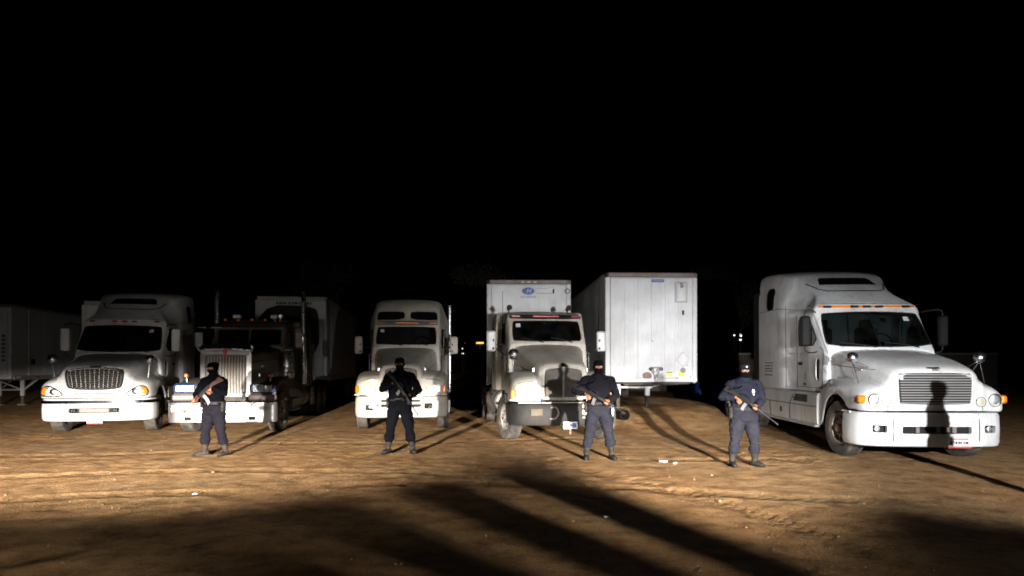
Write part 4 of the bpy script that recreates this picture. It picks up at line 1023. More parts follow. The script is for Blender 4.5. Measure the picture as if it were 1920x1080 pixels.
# ------------------------------------------------------------------ people
def seg_d(p, a, b):
    ab = b - a; t = max(0, min(1, (p - a).dot(ab) / ab.length_squared)); return (p - (a + ab * t)).length, t
def ik(S, W, l1, l2, hint):
    d = W - S; L = min(d.length, (l1 + l2) * .995); dn = d.normalized()
    a = math.acos(max(-1, min(1, (l1 * l1 + L * L - l2 * l2) / (2 * l1 * L))))
    h = (hint - dn * hint.dot(dn)).normalized()
    return S + dn * math.cos(a) * l1 + h * math.sin(a) * l1, S + dn * L
def ellip(c, rx, ry, n=20, p=2.3):
    o = []
    for k in range(n):
        t = 2 * math.pi * k / n; ct, st = math.cos(t), math.sin(t)
        o.append((c[0] + rx * abs(ct) ** (2 / p) * (1 if ct > 0 else -1), c[1] + ry * abs(st) ** (2 / p) * (1 if st > 0 else -1), c[2]))
    return o
def hand(mb, C, ax, W, k=1.0, curl=200):
    """palm with four unequal fingers wrapped round the axis through C, and an opposed thumb"""
    u = (W - C); u = (u - ax * u.dot(ax)).normalized(); v = ax.cross(u)
    P = C + u * .036
    mb.tube([W + (W - P) * .15, W, W * .5 + P * .5, P, P - u * .008], [.030, .029, .036, .040, .030], 10, flat=1.0)
    for i, (o, ln, r) in enumerate(((-.034, .9, .0095), (-.012, 1.0, .0100), (.011, .97, .0100), (.033, .82, .0090))):
        pts = []
        for j in range(8):
            th = R(8 + curl * ln * j / 7); rad = .036
            pts.append(C + ax * o + u * math.cos(th) * rad + v * math.sin(th) * rad)
        mb.tube([P + ax * o * .8] + pts, [r * 1.1] + [r * (1 - .03 * j) for j in range(8)], 8)
    pts = [C + ax * (.030 - .012 * j / 5 * -1) + u * math.cos(R(-10 - 26 * j)) * .037 + v * math.sin(R(-10 - 26 * j)) * .037 for j in range(5)]
    mb.tube([P + ax * .02] + pts, [.016, .0135, .0125, .012, .011, .010], 8)

def rifle(kind, label, group=None):
    root = empty('rifle', label, 'rifle', group=group)
    if kind == 'ar':
        MB().box((-.03, 0, .03), (.22, .034, .055), .006).box((-.02, 0, .065), (.19, .03, .03), .006).build('receiver', 'gun', root)
        MB().tube(chaikin([(-.1, 0, .075), (-.08, 0, .125), (.03, 0, .125), (.06, 0, .075)], 1), .009, 6).build('carry_handle', 'gun', root)
        MB().lathe([(.08, .027), (.1, .031), (.32, .024), (.34, .018)], (0, 0, .045), 'x', 14, True).build('handguard', 'black', root)
        b = MB().cyl((.3, 0, .045), (.60, 0, .045), .010, .010, 10).lathe([(.6, .013), (.64, .013)], (0, 0, .045), 'x', 10, True).build('barrel', 'gun', root)
        MB().prism([(.40, .05), (.46, .05), (.435, .11), (.425, .11)], -.005, .005, 'Q').build('front_sight', 'gun', b) if False else MB().box((.43, 0, .08), (.02, .01, .06), .002).build('front_sight', 'gun', b)
        MB().rings([[(x, y, z) for (y, z) in ((-.016, a), (.016, a), (.016, b2), (-.016, b2))] for (x, a, b2) in ((-.13, .015, .06), (-.2, .005, .065), (-.36, -.045, .07), (-.38, -.045, .07))]).build('stock', 'black', root)
        MB().rings([[(x + dx, y, z) for (dx, y) in ((-.016, -.013), (.016, -.013), (.016, .013), (-.016, .013))] for (x, z) in ((-.045, .01), (-.075, -.085))]).build('pistol_grip', 'black', root)
        MB().rings([[(x + dx, y, z) for (dx, y) in ((-.028, -.011), (.028, -.011), (.028, .011), (-.028, .011))] for (x, z) in ((.035, .02), (.04, -.05), (.055, -.13))]).build('magazine', 'steel', root)
    else:
        MB().box((-.02, 0, .03), (.27, .036, .055), .008).tube([(-.15, 0, .06), (.1, 0, .06)], .018, 8).build('receiver', 'gun', root)
        MB().box((.2, 0, .035), (.16, .04, .045), .014).build('handguard', 'wood', root)
        MB().tube([(.12, 0, .075), (.27, 0, .075)], .015, 8).build('gas_tube_cover', 'wood', root)
        b = MB().cyl((.27, 0, .04), (.55, 0, .04), .010, .010, 10).build('barrel', 'gun', root)
        MB().box((.5, 0, .075), (.018, .01, .07), .002).build('front_sight', 'gun', b)
        MB().rings([[(x, y, z) for (y, z) in ((-.017, a), (.017, a), (.017, b2), (-.017, b2))] for (x, a, b2) in ((-.15, .01, .055), (-.22, -.01, .05), (-.38, -.075, .035), (-.40, -.075, .035))]).build('stock', 'wood', root)
        MB().rings([[(x + dx, y, z) for (dx, y) in ((-.016, -.014), (.016, -.014), (.016, .014), (-.016, .014))] for (x, z) in ((-.06, .01), (-.09, -.085))]).build('pistol_grip', 'wood', root)
        MB().rings([[(x + dx, y, z) for (dx, y) in ((-.03, -.013), (.03, -.013), (.03, .013), (-.03, .013))] for (x, z) in ((.05, .02), (.06, -.05), (.085, -.12), (.125, -.185))]).build('magazine', 'steel', root)
    return root

def person(label, X, Y, H, rz, G, d, jacket, trousers, boots='leather', mirror=False, kind='ar', gun_label='', feet=((-.22, 0), (.22, 0)), toes=(-12, 18), head_yaw=0, cap='cap', group=None, Lg=.25, skinhands=True, wide=1.0, elbow=(1.0, .25, -.55), badge=False, gun=True, lean=0.0):
    k = H / 1.75
    root = empty('person', label, 'person', (X, Y, gz(X, Y)), R(rz), group)
    sg = -1 if mirror else 1
    def V(x, y, z): return Vector((x, y, z))
    d = Vector(d); d.x *= sg; d.normalize()
    G = Vector((G[0] * sg, G[1], G[2]))
    up = V(0, -.35, 1); up = (up - d * up.dot(d)).normalized()
    mb = MB()
    # torso, neck, head
    T = [(.80, 0, .155, .105), (.86, .005, .17, .12), (.93, .005, .178, .125), (1.02, 0, .165, .115), (1.10, -.005, .165, .118), (1.22, -.005, .178, .126), (1.32, 0, .185, .122), (1.40, .008, .178, .11), (1.45, .012, .14, .09), (1.49, .012, .085, .07), (1.53, .005, .060, .062), (1.59, -.005, .058, .064)]
    mb.rings([ellip((0, cy, z), rx * wide, ry * wide, 22) for (z, cy, rx, ry) in T])
    hm = Matrix.Translation((0, 0, 1.56)) @ Matrix.Rotation(R(head_yaw), 4, 'Z') @ Matrix.Rotation(R(6), 4, 'X') @ Matrix.Translation((0, 0, -1.56))
    HD = [(1.545, -.040, .030, .035), (1.56, -.030, .048, .058), (1.59, -.016, .064, .080), (1.63, -.004, .073, .093), (1.67, 0, .077, .098), (1.705, .004, .076, .096), (1.735, .006, .064, .082), (1.752, .006, .035, .05)]
    mb.rings([[tuple(hm @ Vector(p)) for p in ellip((0, cy, z), rx, ry, 18, 2.1)] for (z, cy, rx, ry) in HD])
    mb.tube([hm @ V(0, -.088, 1.672), hm @ V(0, -.108, 1.645), hm @ V(0, -.116, 1.63), hm @ V(0, -.095, 1.618)], [.012, .014, .017, .012], 8)
    for s in (-1, 1): mb.ball(hm @ V(s * .078, .005, 1.645), (.012, .02, .03), 8, 6)
    mb.tube([hm @ V(-.045, -.088, 1.69), hm @ V(0, -.098, 1.688), hm @ V(.045, -.088, 1.69)], [.010, .012, .010], 8)
    segs = [('torso', V(0, 0, 1.0), V(0, 0, 1.42), .16), ('pelvis', V(0, 0, .86), V(0, 0, .95), .15), ('head', V(0, 0, 1.56), V(0, 0, 1.72), .08), ('torso', V(-.13, 0, 1.40), V(.13, 0, 1.40), .09)]
    # legs
    ank = []
    for s, (fx, fy), ta in ((-1, feet[0], toes[0]), (1, feet[1], toes[1])):
        hip = V(s * .088 * wide, .0, .87); an = V(fx, fy + .02, .085); kn = (hip * .47 + an * .53) + V(s * .012, -.035, 0)
        mb.tube([hip + V(0, 0, .03), hip - V(0, 0, .06), hip * .6 + kn * .4, kn, kn * .7 + an * .3, kn * .35 + an * .65, an + V(0, 0, .04), an - V(0, 0, .04)],
                [.092 * wide, .094 * wide, .080 * wide, .060, .061, .054, .042, .040], 16)
        dx, dy = math.sin(R(ta)), -math.cos(R(ta)); f = V(dx, dy, 0)
        mb.tube([an - f * .055 + V(0, 0, -.035), an - V(0, 0, .035), an + f * .08 - V(0, 0, .045), an + f * .15 - V(0, 0, .052), an + f * .185 - V(0, 0, .055)], [.034, .043, .040, .036, .022], 12, flat=.8)
        segs += [('leg', hip, kn, .08), ('leg', kn, V(an.x, an.y, .24), .055), ('boot', V(an.x, an.y, .22), an, .05), ('boot', an, an + f * .18 - V(0, 0, .04), .04)]
        ank.append((an, f))
    # arms
    near = -1 * sg
    gr = G + d * -.055 - up * .035; gax = (up * 1.0 + d * .25).normalized()
    lh = G + d * Lg + up * .045
    for s, C, ax in ((near, gr, gax), (-near, lh, d)):
        S = V(s * .195 * wide, .012, 1.405)
        hint = V(s * elbow[0], elbow[1], elbow[2])
        e0 = S + hint.normalized() * .27
        u = e0 - C; u = (u - ax * u.dot(ax)).normalized()
        if s == -near: u = (u * .6 + (-up) * .25 + V(0, .2, 0)).normalized(); u = (u - ax * u.dot(ax)).normalized()
        W = C + u * .095
        E, W = ik(S, W, .285, .25, hint)
        C2 = W - u * .095
        mb.tube([S - V(s * .06, 0, -.01), S, S * .55 + E * .45, E, E * .65 + W * .35, W], [.062, .064, .052, .043, .044, .030], 14)
        hand(mb, C2, ax if s == near else -ax, W)
        segs += [('arm', S, E, .055), ('arm', E, E * .15 + W * .85, .042), ('hand', W, C2, .045), ('hand', C2 - ax * .03, C2 + ax * .03, .03)]
        if s == near: near_off = C2 - C
        else: pass
    me = mb.mesh('body', M['skin'], 0)
    o = link_mesh('body', me, root)
    m = o.modifiers.new('r', 'REMESH'); m.mode = 'VOXEL'; m.voxel_size = .0085
    m = o.modifiers.new('s', 'SMOOTH'); m.factor = .5; m.iterations = 3
    bpy.context.view_layer.update(); dg = bpy.context.evaluated_depsgraph_get()
    me2 = bpy.data.meshes.new_from_object(o.evaluated_get(dg), depsgraph=dg); o.modifiers.clear(); o.data = me2; me2.name = 'body'
    if not len(me2.materials): me2.materials.append(M['skin'])
    me2.polygons.foreach_set('use_smooth', [True] * len(me2.polygons))
    co = [v.co.copy() for v in me2.vertices]; no = [v.normal.copy() for v in me2.vertices]
    reg = []
    hmi = hm.inverted()
    for p in co:
        best = None; bd = 9
        for (nm, a, b, r) in segs:
            if abs(p.z - a.z) > .6 and abs(p.z - b.z) > .6: continue
            dd = seg_d(p, a, b)[0] - r
            if dd < bd: bd = dd; best = nm
        reg.append(best)
    seed = Vector((X * 3.1, Y * 1.7, H))
    def shell(name, matn, test, off, fold, parent=root, fs=8.0, lab=None):
        use = [test(i) for i in range(len(co))]
        polys = [tuple(q.vertices) for q in me2.polygons if all(use[i] for i in q.vertices)]
        ids = sorted({i for q in polys for i in q}); mp = {i: n for n, i in enumerate(ids)}
        vs = []
        for i in ids:
            p = co[i]; q = p * fs + seed
            f = noise.noise(Vector((q.x, q.y, q.z * 1.8))) * .7 + (0.5 - abs(noise.noise(Vector((q.x * 1.7 + 9, q.y * 1.7, q.z * 2.6))))) * .9 - .2
            vs.append(p + no[i] * (off(p) if callable(off) else off) + no[i] * fold * f)
        fs_ = [tuple(mp[i] for i in q) for q in polys]
        cnt = {}
        for q in fs_:
            for a, b in zip(q, q[1:] + q[:1]): cnt[(min(a, b), max(a, b))] = cnt.get((min(a, b), max(a, b)), 0) + 1
        nv = len(vs); vs += [co[i] + no[i] * .001 for i in ids]
        fs2 = [(a, b, nv + b, nv + a) for (a, b), c in cnt.items() if c == 1]
        mm = bpy.data.meshes.new(name); mm.from_pydata([v * k for v in vs], [], fs_ + fs2); mm.materials.append(M[matn])
        bm = bmesh.new(); bm.from_mesh(mm); bmesh.ops.delete(bm, geom=[v for v in bm.verts if not v.link_faces], context='VERTS')
        for e in bm.edges: e.smooth = True
        for f in bm.faces: f.smooth = True
        bm.to_mesh(mm); bm.free()
        c = link_mesh(name, mm, parent)
        if lab: c['label'] = lab
        return c
    isleg = lambda i: (reg[i] in ('leg', 'pelvis') or (reg[i] == 'torso' and co[i].z < 1.02)) and co[i].z > .20
    shell('trousers', trousers, isleg, lambda p: .021 + (.014 if .25 < p.z < .34 else 0) + (.008 if p.z > .5 else 0), .021)
    shell('jacket', jacket, lambda i: reg[i] in ('torso', 'arm') and co[i].z > .955 and co[i].z < 1.53 or (reg[i] == 'pelvis' and co[i].z > .955), lambda p: .029 + (.012 if p.z < 1.03 else 0), .022)
    for s in (-1, 1):
        bt = shell('boot', boots, lambda i: (reg[i] == 'boot' or (reg[i] == 'leg' and co[i].z < .31)) and co[i].x * (1 if s > 0 else -1) > (ank[0][0].x + ank[1][0].x) / 2 * (1 if s > 0 else -1), .011, .003, fs=14)
        an, f = ank[0 if s < 0 else 1]; L_ = V(-f.y, f.x, 0)
        sole = [(an + f * a + L_ * b) * k for a, b in ((-.10, -.035), (-.10, .035), (.05, .052), (.16, .048), (.215, .02), (.215, -.02), (.16, -.048), (.05, -.052))]
        MB().prism([(q.x, q.y) for q in sole], -.012, .026 * k, 'T').build('sole', 'gasket', bt, 0)
    def slit(i):
        q = hmi @ co[i]; return 1.640 < q.z < 1.690 and q.y < -.035 and abs(q.x) < .066
    shell('balaclava', 'knit', lambda i: (reg[i] == 'head' or (reg[i] == 'torso' and co[i].z > 1.49)) and not slit(i), .008, .003, fs=12)
    for s in (-1, 1):
        c = hm @ V(s * .031, -.083, 1.668)
        e = MB().ball(c * k, .0135 * k, 12, 8).build('eye', 'eye', root); MB().ball((hm @ V(s * .031, -.0935, 1.668)) * k, .0055 * k, 8, 6).build('iris', 'pupil', e)
    # cap with brim
    cm = MB(); ck = []
    for (z, rx, ry) in ((1.692, .087, .108), (1.712, .0885, .109), (1.736, .084, .104), (1.756, .072, .090), (1.768, .05, .064), (1.772, .004, .004)):
        ck.append([tuple((hm @ Vector(p)) * k) for p in ellip((0, .004, z), rx, ry, 22, 2.2)])
    cp = cm.rings(ck).build('cap', 'navy' if jacket == 'navy' else 'knit', root, 50)
    bt_ = []; 
    for t in np.linspace(-1.15, 1.15, 13):
        bt_.append((math.sin(t), -math.cos(t)))
    bv = []; 
    for (a, b) in bt_: bv += [tuple((hm @ V(a * .087, .004 + b * .106, 1.703)) * k), tuple((hm @ V(a * .092, .004 + b * (.106 + .065 * max(0, math.cos(math.atan2(a, -b)))), 1.690)) * k)]
    bf = [(2 * i, 2 * i + 1, 2 * i + 3, 2 * i + 2) for i in range(12)]
    nb = len(bv); bv2 = bv + [(x, y, z - .006) for x, y, z in bv]
    MB().add(bv2, bf + [tuple(nb + j for j in q[::-1]) for q in bf] + [(2 * i + 1, nb + 2 * i + 1, nb + 2 * i + 3, 2 * i + 3) for i in range(12)]).build('brim', 'navy' if jacket == 'navy' else 'knit', cp, 50)
    # belt with pouches
    bz = 1.0
    MB().rings([[(x * k * 1.0, y * k, z * k) for (x, y, z) in ellip((0, 0, zz), .197 * wide + a, .150 * wide + a, 26)] for zz, a in ((bz - .026, 0), (bz - .024, .007), (bz + .024, .007), (bz + .026, 0))], False, False).build('belt', 'leather', root)
    MB().box((.20 * k * wide * near, .0, .93 * k), (.07, .12, .20), .02).build('holster', 'leather', root)
    MB().box((-.17 * k * wide * near, -.09 * k, .97 * k), (.09, .06, .13), .02).build('pouch', 'leather', root)
    if badge:
        MB().prism(circ(.09 * k, 1.30 * k, .022, 10, .03), -.185 * k, -.168 * k, 'F').build('cap_badge' if False else 'chest_badge', 'silver', root, 0)
        MB().prism(circ(.095 * k, 1.245 * k, .012, 8, .014), -.185 * k, -.168 * k, 'F').build('chest_star', 'silver', root, 0)
        b0 = hm @ V(0, -.103, 1.728)
        MB().ball(b0 * k, (.018, .008, .016), 10, 6).build('cap_badge', 'silver', root)
        MB().box((.215 * k, .0, 1.43 * k), (.03, .07, .02), .006).build('shoulder_patch', 'badge', root)
    if not skinhands: shell('glove', 'blackcloth', lambda i: reg[i] == 'hand', .003, .001)
    # rifle, laid so that grip and handguard sit in the hands
    if gun:
        rf = rifle(kind, gun_label)
        side = up.cross(d)
        mtx = Matrix((( d.x, side.x, up.x, 0), (d.y, side.y, up.y, 0), (d.z, side.z, up.z, 0), (0, 0, 0, 1)))
        me_w = Matrix.Translation((X, Y, gz(X, Y))) @ Matrix.Rotation(R(rz), 4, 'Z')
        Gs = (G + near_off * .5) * k
        rf.matrix_world = me_w @ Matrix.Translation(Gs) @ mtx
        # webbing sling from the stock over the far shoulder and down to the fore end
        inv = mtx.inverted()
        pts = [G + d * -.33, G + d * -.30 + V(0, -.05, .04), V(near * .11, -.165, 1.36), V(near * .055, -.10, 1.475), V(near * .05, .07, 1.47)]
        loc = [inv @ ((p * k) - Gs) for p in chaikin_v(pts)]
        MB().tube(loc, .011, 6).build('sling', 'blackcloth', rf)
    # bake scale into the body itself
    for v in me2.vertices: v.co *= k
    me2.update()
    return root
def chaikin_v(p): return [Vector(tuple(q)) for q in chaikin(p, 2)]

# ------------------------------------------------------------------ trucks in their places
t = empty('semi_truck', 'white sleeper truck with big chrome mesh grille and chrome bumper strip, leftmost cab', 'truck', (-10.17, 17.3, 0), R(14)); aero(t, 'left', 8.6)
t = empty('semi_truck', 'dark long-nosed truck with upright chrome radiator, plated bumper and twin exhaust stacks', 'truck', (-6.98, 17.1, 0), R(7)); square_nose(t, R(-6))
t = empty('semi_truck', 'dusty cream truck with two dark roof windows above the windscreen', 'truck', (-2.82, 18.0, 0), R(5)); sloper(t, True)
t = empty('semi_truck', 'dusty cream flat-roofed truck with black bumper and turned front wheels', 'truck', (1.12, 15.2, 0), R(6)); sloper(t, False, R(14), 9.0)
t = empty('semi_truck', 'large white high-roofed sleeper truck with horizontal grille bars and amber roof strip', 'truck', (7.29, 12.2, 0), R(-2.2)); aero(t, 'right', 9.6, R(6))

t = empty('box_trailer', 'white box trailer standing unhitched on landing legs beside the cream truck', 'trailer', (3.78, 19.3, 0), R(2)); TR2 = t
trailer(t, 12.5, 2.52, 1.27, 4.2, gear_z=.37, sides=(-1,), gearmat='reflw')
def front_text(t, x, z, s):
    MB().prism(circ(x, z, s * .62, 24, s * .36), -.045, -.040, 'F').build('logo_oval', 'blueink', t, 0)
    text('H', s * .62, (x, -.047, z), (R(90), 0, 0), 'panel', t, 'logo_letter', .35)
    text('HYUNDAI', s * .34, (x, -.036, z - s * .58), (R(90), 0, 0), 'blueink', t, 'logo_lettering')
# blue plate, document box, fittings on the unhitched trailer's nose
p = MB().prism(rr(.17, 3.99, .34, .08, .03), -.045, -.035, 'F').build('maker_plate', 'blueink', t, 0)
text('HYUNDAI', .062, (.17, -.047, 3.99), (R(90), 0, 0), 'panel', t, 'plate_lettering')
db = MB().box((.80, -.06, 3.68), (.34, .05, .56), .02).build('document_box', 'panel2', t)
MB().box((.80, -.09, 3.66), (.26, .02, .46), .01).build('box_lid', 'alu', db); MB().box((.80, -.105, 3.86), (.07, .03, .14), .01).box((.84, -.11, 3.84), (.05, .03, .05), .005).build('hasp', 'steel', db)
MB().box((.86, -.05, 3.13), (.05, .03, .13), .01).build('vent_slot', 'black', t)
gb = MB().box((.11, -.06, 1.62), (.26, .08, .07), .015).build('air_line_box', 'tarnish', t)
for x in (-.03, .25): MB().lathe([(-.03, .02), (-.02, .05), (.03, .05)], (x, -.08, 1.60), 'y', 12).build('air_coupling', 'under', gb)
MB().lathe([(-.02, .02), (-.01, .06), (.03, .06)], (.11, -.10, 1.57), 'y', 12).tube(chaikin([(.0, -.08, 1.58), (.06, -.1, 1.45), (.11, -.08, 1.35)], 2), .014, 6).tube(chaikin([(.22, -.08, 1.58), (.16, -.1, 1.45), (.11, -.08, 1.35)], 2), .014, 6).box((.11, -.06, 1.36), (.07, .06, .12), .01).build('electric_socket', 'dullchrome', gb)
for x in (.49, .82): MB().prism(rr(x, 1.47, .15, .14, .01), -.040, -.032, 'F').build('yellow_sticker', 'yellow', t, 0)
MB().box((.49, -.044, 1.51), (.14, .004, .035)).build('sticker_band', 'tarnish', t, 0)
MB().prism(circ(.86, 1.56, .075, 18), -.050, -.034, 'F').build('round_vent', 'tarnish', t, 0)
dm = [(.86, 2.06), (1.05, 1.86), (.86, 1.66), (.67, 1.86)]
pd = MB().tube([(x, -.036, z) for x, z in dm], .007, 4, True).build('placard_holder', 'alu', t)
MB().prism(circ(-.12, 1.42, .13, 14, .10), -.034, -.030, 'F').build('grease_smear', 'rust', t, 0)
for x, z in ((.03, 2.36), (.98, 1.70), (.3, 1.38), (.7, 1.36), (1.06, 1.4)): MB().prism(circ(x, z, .018, 8), -.040, -.03, 'F').build('rivet', 'tarnish', t, 0)

t = empty('box_trailer', 'white box trailer coupled behind the flat-roofed cream truck', 'trailer', (.50, 21.1, 0), R(1.2))
trailer(t, 12.0, 2.5, 1.16, 4.22, gear=False, npan=2)
front_text(t, -.02, 3.90, .30)
pf = MB().tube([(x, -.04, z) for x, z in ((.2, 3.83), (.75, 3.83), (.75, 4.02), (.5, 3.98), (.2, 3.98))], .008, 4, True).build('document_frame', 'alu', t)
MB().box((.73, -.05, 3.9), (.05, .03, .12), .01).build('latch', 'black', pf)
MB().lathe([(-.03, .05), (-.02, .08), (.02, .09)], (1.14, -.02, 3.9), 'y', 14).build('vent_cap', 'tarnish', t)
for x in (-.18, .0, .18): MB().box((x, -.055, 4.17), (.1, .03, .05), .01).build('marker_light', 'yellamp', t)

t = empty('box_trailer', 'shadowed trailer behind the dark truck, only its upper front edge lit', 'trailer', (-8.07, 26.0, 0), R(7)); trailer(t, 11, 2.55, 1.2, 4.2, gear=False, npan=4, sides=(1,), rail='panel2')
smudge_print(-.5, .75, (3.97,), -.045, 'F', 'ink', t, .09, 21)
ru = MB().prism(chaikin([(-1.12, 1.9), (1.0, 1.9), (1.0, 3.55), (.82, 3.86), (-1.12, 3.86)], 2, True), -.42, -.03, 'F').build('cooling_unit', 'black', t, 30)
for k in range(6): MB().box((0, -.43, 2.3 + k * .2), (1.5, .03, .05), .01).build('unit_louvre', 'under', ru)
t = empty('box_trailer', 'grey trailer just behind the roof of the leftmost truck', 'trailer', (-12.75, 23.4, 0), R(17)); trailer(t, 11, 2.5, 1.2, 3.78, gear=False, npan=4, sides=(1,), rail='alu')
t = empty('box_trailer', 'dim white trailer at the far left edge with its long side showing', 'trailer', (-20.93, 27.8, 0), R(9)); trailer(t, 13, 2.5, 1.18, 4.1, npan=5, sides=(1,), side_sheet='panel')
smudge_print(1.75, 2.75, (0,), 0, 'F', 'ink', t, .0, 3) if False else None
mb = MB(); r_ = random.Random(6)
for kk in range(7): mb.box((.98, -.045, 1.9 + kk * .16), (.13, .004, .09)); 
mb.build('side_print', 'ink', t, 0)
for y in (1.6, ): MB().box((1.275, y, 1.85), (.02, .36, .24), .01).build('vent_plate', 'ink', t)

# ------------------------------------------------------------------ the four guards
person('person in black jacket and grey trousers, wooden-stocked rifle pointing down left, before the dark truck', -5.62, 13.4, 1.74, -20, (-.03, -.24, 1.19), (.62, -.22, -.70), 'blackcloth', 'plum', 'brownleather', True, 'ak', 'wood and metal rifle with curved magazine held by the leftmost guard', feet=((-.17, -.06), (.20, .06)), toes=(-50, 4), head_yaw=-18, wide=1.12, Lg=.24)
person('person all in black with rifle slung diagonally, before the cream truck with roof windows', -2.16, 13.7, 1.82, 0, (.02, -.24, 1.20), (.55, -.14, -.80), 'blackcloth', 'blackcloth', 'leather', False, 'ar', 'black rifle across the all-black guard, muzzle low to the right', feet=((-.22, 0), (.23, 0)), toes=(-22, 22), wide=1.08, skinhands=False, Lg=.2)
person('person in charcoal sweatshirt and slate trousers standing beside the black bumper', 1.56, 12.85, 1.77, 0, (-.12, -.23, 1.12), (.84, -.2, -.50), 'plum', 'slate', 'leather', False, 'ar', 'black rifle held by the guard in the charcoal sweatshirt', feet=((-.21, 0), (.24, 0)), toes=(-8, 14), wide=1.10)
g4 = person('person in navy uniform with silver chest badge, standing alone between trailer and big white truck', 3.90, 11.95, 1.70, 4, (-.10, -.24, 1.12), (.76, -.22, -.62), 'navy', 'slate', 'leather', False, 'ar', 'black rifle held by the guard with the silver chest badge', feet=((-.20, 0), (.20, 0)), toes=(-6, 24), wide=1.2, badge=True, Lg=.2)
# pale rag tucked in the hip pocket of the third guard
gp_ = [o for o in COL.objects if o.name.startswith('person') and abs(o.location.x - 1.56) < .01][0]
rg = MB(); rg.tube(chaikin([(.21, -.10, .99), (.25, -.12, .95), (.24, -.12, .86), (.25, -.10, .78)], 2), [.02, .03, .04, .05, .05, .05, .045, .05, .045, .04, .04, .035, .03, .02, .015, .01][:len(chaikin([(0, 0, 0)] * 4, 2))], 8, flat=.5).build('hip_rag', 'rag', gp_)

# ------------------------------------------------------------------ small things on the lot and the far background
pz = gz(3.07, 20.0)
pp = MB(); n = 22
pp.lathe([(-.14, .15), (-.14, .128), (.16, .128)], (0, 0, 0), 'y', n).lathe([(-.14, .15), (.16, .15), (.16, .128)], (0, 0, 0), 'y', n)
o = pp.build('pipe_offcut', 'black', None, 40); tag(o, 'short black pipe lying on the dirt beside the third guard', 'pipe'); o.location = (3.05, 19.6, gz(3.05, 19.6) + .145); o.rotation_euler = (0, 0, R(20))
for (x, y, lab) in ((4.08, 12.3, 'bigger white paper scrap'), (-4.42, 9.3, 'small white paper scrap')): pass
r_ = random.Random(11)
def scrap(x, y, s, label):
    mb = MB(); g = 4; v = []; 
    for i in range(g):
        for j in range(g): v.append((x + (i - 1.5) * s / 3 + r_.uniform(-1, 1) * s * .08, y + (j - 1.5) * s / 4 + r_.uniform(-1, 1) * s * .08, gz(x, y) + .012 + r_.random() * s * .3))
    f = [(i * g + j, (i + 1) * g + j, (i + 1) * g + j + 1, i * g + j + 1) for i in range(g - 1) for j in range(g - 1)]
    o = tag(mb.add(v, f).build('paper_scrap', 'litter', None, 0), label, 'litter', 'paper scraps on the dirt')
    m = o.modifiers.new('thick', 'SOLIDIFY'); m.thickness = .002
scrap(2.62, 12.35, .13, 'largest white scrap, lying right of the third guard')
scrap(2.80, 12.2, .07, 'small white scrap right beside the largest scrap')
scrap(-4.16, 9.35, .07, 'lone white scrap below the leftmost guard')
scrap(1.05, 7.9, .05, 'lone pale scrap in the shadow at bottom centre')

def drum(x, y, label, h=.9):
    o = empty('plastic_drum', label, 'drum', (x, y, gz(x, y)), 0, 'blue drums behind the trailers')
    MB().lathe([(0, .24), (.02, .28), (.28, .29), (.30, .30), (.32, .29), (.58, .29), (.60, .30), (.62, .29), (.86, .28), (h, .24), (h, .005)], (0, 0, 0), 'z', 24).build('shell', 'bluedrum', o)
    MB().lathe([(h, .04), (h + .03, .04), (h + .03, .002)], (.12, 0, 0), 'z', 10).build('bung', 'black', o)
drum(8.75, 30, 'blue plastic drum nearest the big white truck'); drum(8.25, 31.0, 'blue plastic drum beside the unhitched trailer')

wl = empty('boundary_wall', 'low dark wall with pale coping far behind the lot', 'wall', (12, 47, 0))
MB().box((4, 0, 1.2), (32, .3, 2.4), .02).build('wall_face', 'wallc', wl); MB().box((4, 0, 2.46), (32, .42, .12), .02).build('coping', 'coping', wl)

def tree(x, y, h, spread, label, trunk_h=.45, seed=1):
    r = random.Random(seed); o = empty('tree', label, 'tree', (x, y, 0), 0, 'dim trees behind the lot')
    mb = MB(); mb.tube([(0, 0, -.1), (.05, .0, h * .15), (-.05, .05, h * .35), (.02, 0, h * .7)], [.28, .2, .15, .05], 10)
    for k in range(8):
        a = r.random() * 6.28; z = h * (.3 + .45 * r.random()); l = spread * (.5 + .5 * r.random())
        mb.tube([(0, 0, z), (math.cos(a) * l * .5, math.sin(a) * l * .5, z + .5), (math.cos(a) * l, math.sin(a) * l, z + 1.2)], [.08, .05, .02], 6)
    mb.build('trunk', 'bark', o)
    c = MB()
    cl = [(r.gauss(0, spread * .45), r.gauss(0, spread * .45), h * (trunk_h + (1 - trunk_h) * r.random() ** .8), spread * (.25 + .25 * r.random())) for _ in range(26)]
    for (cx, cy, cz, cr) in cl:
        for _ in range(130):
            p = Vector((r.gauss(0, 1), r.gauss(0, 1), r.gauss(0, .8))).normalized() * cr * r.random() ** .4 + Vector((cx, cy, cz))
            u = Vector((r.uniform(-1, 1), r.uniform(-1, 1), r.uniform(-1, 1))).normalized() * .13; q = u.orthogonal().normalized() * .06
            c.add([p - u, p + q, p + u, p - q], [(0, 1, 2, 3)])
    me = bpy.data.meshes.new('crown'); me.from_pydata(c.v, [], c.f); me.materials.append(M['leaf']); link_mesh('crown', me, o)
tree(11.4, 42, 7.5, 1.6, 'tall narrow tree seen between trailer and big white truck', .5, 2)
tree(13.2, 44, 6.5, 1.5, 'shorter tree right of the tall narrow one, beside the big white truck', .55, 3)
tree(-2.4, 44, 7.2, 2.2, 'broad tree in the gap between the two cream trucks', .4, 4)
tree(-11.4, 40, 7, 2.0, 'tree above the gap beside the leftmost cab', .4, 5)

